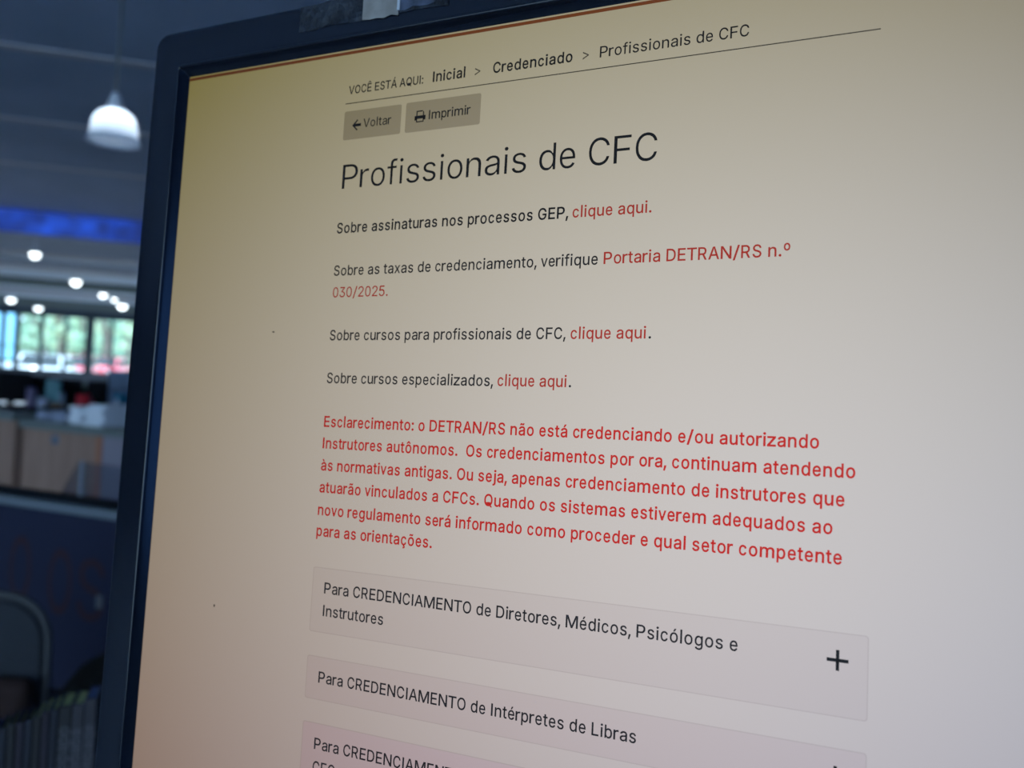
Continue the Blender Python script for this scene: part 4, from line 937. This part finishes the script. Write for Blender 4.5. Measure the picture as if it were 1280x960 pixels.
def car(px, zc, m_, label, turn=0.):
    p_ = at(px, 460, zc); e = empty('car', (p_.x, p_.y, -.1), turn); tag(e, label, 'car', 'cars parked outside the windows'); K = e.matrix_basis
    side = [(-2.05, .32), (-2.08, .62), (-1.95, .80), (-1.1, .90), (-.55, 1.38), (.75, 1.42), (1.45, .98), (2.0, .92), (2.08, .6), (2.05, .32)]
    R3 = Rz(math.radians(90)) @ Rx90
    bm = new(); add_prism(bm, side, -.84, .84, K @ R3); bmesh.ops.bevel(bm, geom=bm.edges[:], offset=.07, segments=2, affect='EDGES'); obj('body', bm, m_, e, smooth=True)
    bm = new(); add_prism(bm, [(-1.06, .93), (-.55, 1.30), (.72, 1.34), (1.35, .99)], -.855, .855, K @ R3); obj('side_windows', bm, dark, e)
    for s_, nm in ((1, 'windscreen'), (-1, 'rear_window')):
        bm = new(); a_, b_ = ((.70, 1.44), (1.42, 1.015)) if s_ > 0 else ((-.60, 1.37), (-1.10, .93))
        vs = [bm.verts.new(K @ R3 @ Vector(q_)) for q_ in ((a_[0], a_[1], -.62), (a_[0], a_[1], .62), (b_[0], b_[1], .72), (b_[0], b_[1], -.72))]; f = bm.faces.new(vs)
        r_ = bmesh.ops.extrude_face_region(bm, geom=[f]); bmesh.ops.translate(bm, vec=Vector((0, 0, .02)), verts=[v for v in r_['geom'] if isinstance(v, bmesh.types.BMVert)]); obj(nm, bm, dark, e)
    for sx in (-.74, .74):
        for sy in (-1.3, 1.3):
            bm = new(); add_lathe(bm, [(0, -.10), (.2, -.10), (.30, -.09), (.32, -.06), (.32, .06), (.30, .09), (.2, .10), (0, .10)], K @ Matrix.Translation(Vector((sx, sy, .322))) @ Matrix.Rotation(math.radians(90), 4, 'Y'), 24); wv = obj('wheel', bm, M['rubber'], e, smooth=True)
            bm = new(); add_lathe(bm, [(0, -.112), (.19, -.112), (.20, -.10), (.20, .10), (.19, .112), (0, .112)], K @ Matrix.Translation(Vector((sx, sy, .322))) @ Matrix.Rotation(math.radians(90), 4, 'Y'), 20); obj('hub', bm, M['alu'], wv)
        for sy, mm_, nm in ((-2.06, M['white'], 'headlight'), (2.06, mat('red lamp lens', (.6, .02, .02), .2), 'tail_light')):
            bm = new(); add_box(bm, (sx * .85 - .16, sy - .03, .62), (sx * .85 + .16, sy + .03, .76), K, bevel=.02); obj(nm, bm, mm_, e)


car(56, 34, carpaint, 'white car parked nearest outside, behind the middle of the windows', .05)
car(21, 40.5, carpaint, 'white car parked farther off outside at the left, before the pale blue wall', -.05)
car(92, 41, redpaint, 'red car parked outside, left of the thick window post', .05)
car(133, 47.5, redpaint, 'red car parked outside, right of the thick window post', -.05)
bark = mat('grey brown bark', (.20, .16, .13), .9, bump=.4, nscale=12)
leafs = [mat('leaf green %s' % n_, c_, .6, noise=.25, nscale=2) for n_, c_ in (('pale', (.46, .62, .42)), ('mid', (.32, .50, .34)), ('yellow', (.55, .66, .42)))]


def tree(px, zc, hgt, spread, lm, label, seed):
    p_ = at(px, 460, zc); rg = random.Random(seed); e = empty('tree', (p_.x, p_.y, -.1), 0); tag(e, label, 'tree', 'trees outside the windows'); B0 = Vector((p_.x, p_.y, -.1))
    bm = new(); add_tube(bm, [B0 + Vector((0, 0, 0)), B0 + Vector((.08, .03, hgt * .25)), B0 + Vector((-.05, .05, hgt * .5)), B0 + Vector((.05, 0, hgt * .8))], [.24, .18, .14, .05], 10)
    for k in range(5):
        a = rg.uniform(0, 6.28); z0 = hgt * rg.uniform(.25, .5); add_tube(bm, [B0 + Vector((0, 0, z0)), B0 + Vector((math.cos(a) * spread * .5, math.sin(a) * spread * .5, z0 + hgt * .22))], [.08, .03], 6)
    obj('trunk', bm, bark, e)
    bm = new()
    cl = [(Vector((rg.gauss(0, spread * .42), rg.gauss(0, spread * .42), hgt * rg.uniform(.18, .98))), rg.uniform(.5, 1.0) * spread * .36) for _ in range(26)]
    for c_, r_ in cl:
        for k in range(70):
            d = Vector((rg.gauss(0, 1), rg.gauss(0, 1), rg.gauss(0, 1))).normalized(); q_ = B0 + c_ + d * r_ * rg.uniform(.55, 1)
            a_ = Vector((rg.gauss(0, 1), rg.gauss(0, 1), rg.gauss(0, 1))).normalized(); b_ = d.cross(a_).normalized(); a_ = b_.cross(d + Vector((0, 0, .6))).normalized(); s = rg.uniform(.10, .2)
            bm.faces.new([bm.verts.new(q_ + x_ * s) for x_ in (a_, b_ * .5, -a_, -b_ * .5)])
    obj('foliage', bm, lm, e, flat=True)


TREES = [(40, 54, 7.5, 1.25, 0, 'grey barked pale green tree outside behind the second window'), (72, 62, 8.5, 1.5, 2, 'yellow green tree outside left of the thick window post'), (101, 72, 9.5, 1.7, 0, 'pale green tree outside just left of the thick post'),
         (131, 58, 8, 1.4, 1, 'mid green tree outside just right of the thick post'), (158, 72, 9.5, 1.8, 2, 'yellow green tree outside at the edge of the monitor'),
         (18, 84, 11, 2.6, 1, 'mid green tree farther off above the pale blue wall'), (56, 98, 13, 3.0, 1, 'tall mid green tree far off between the two nearest trees'), (88, 116, 15, 3.8, 1, 'tallest mid green tree, farthest off behind the others'), (128, 100, 13, 3.2, 2, 'broad yellow green tree far off right of the thick post')]
for k, a_ in enumerate(TREES): tree(*a_[:4], leafs[a_[4]], a_[5], 20 + k)

bm = new(); rg = random.Random(77)
for k in range(16000):
    q_ = Vector((rg.uniform(-62, 62), rg.uniform(136, 140), 0)); top = 11 + 3 * math.sin(q_.x * .31) + 2 * math.sin(q_.x * .83 + 1)
    q_.z = -.1 + rg.random() ** .85 * top
    a_ = Vector((rg.gauss(0, 1), rg.gauss(0, .4), rg.gauss(0, 1))).normalized(); b_ = a_.cross(Vector((rg.gauss(0, .5), -1, rg.gauss(0, .5)))).normalized(); s = rg.uniform(.45, .85)
    bm.faces.new([bm.verts.new(q_ + x_ * s) for x_ in (a_, b_ * .6, -a_, -b_ * .6)])
hd = obj('treeline', bm, leafs[1], flat=True); tag(hd, 'distant green treeline filling the lower view behind the parked cars', 'trees', None, 'stuff')
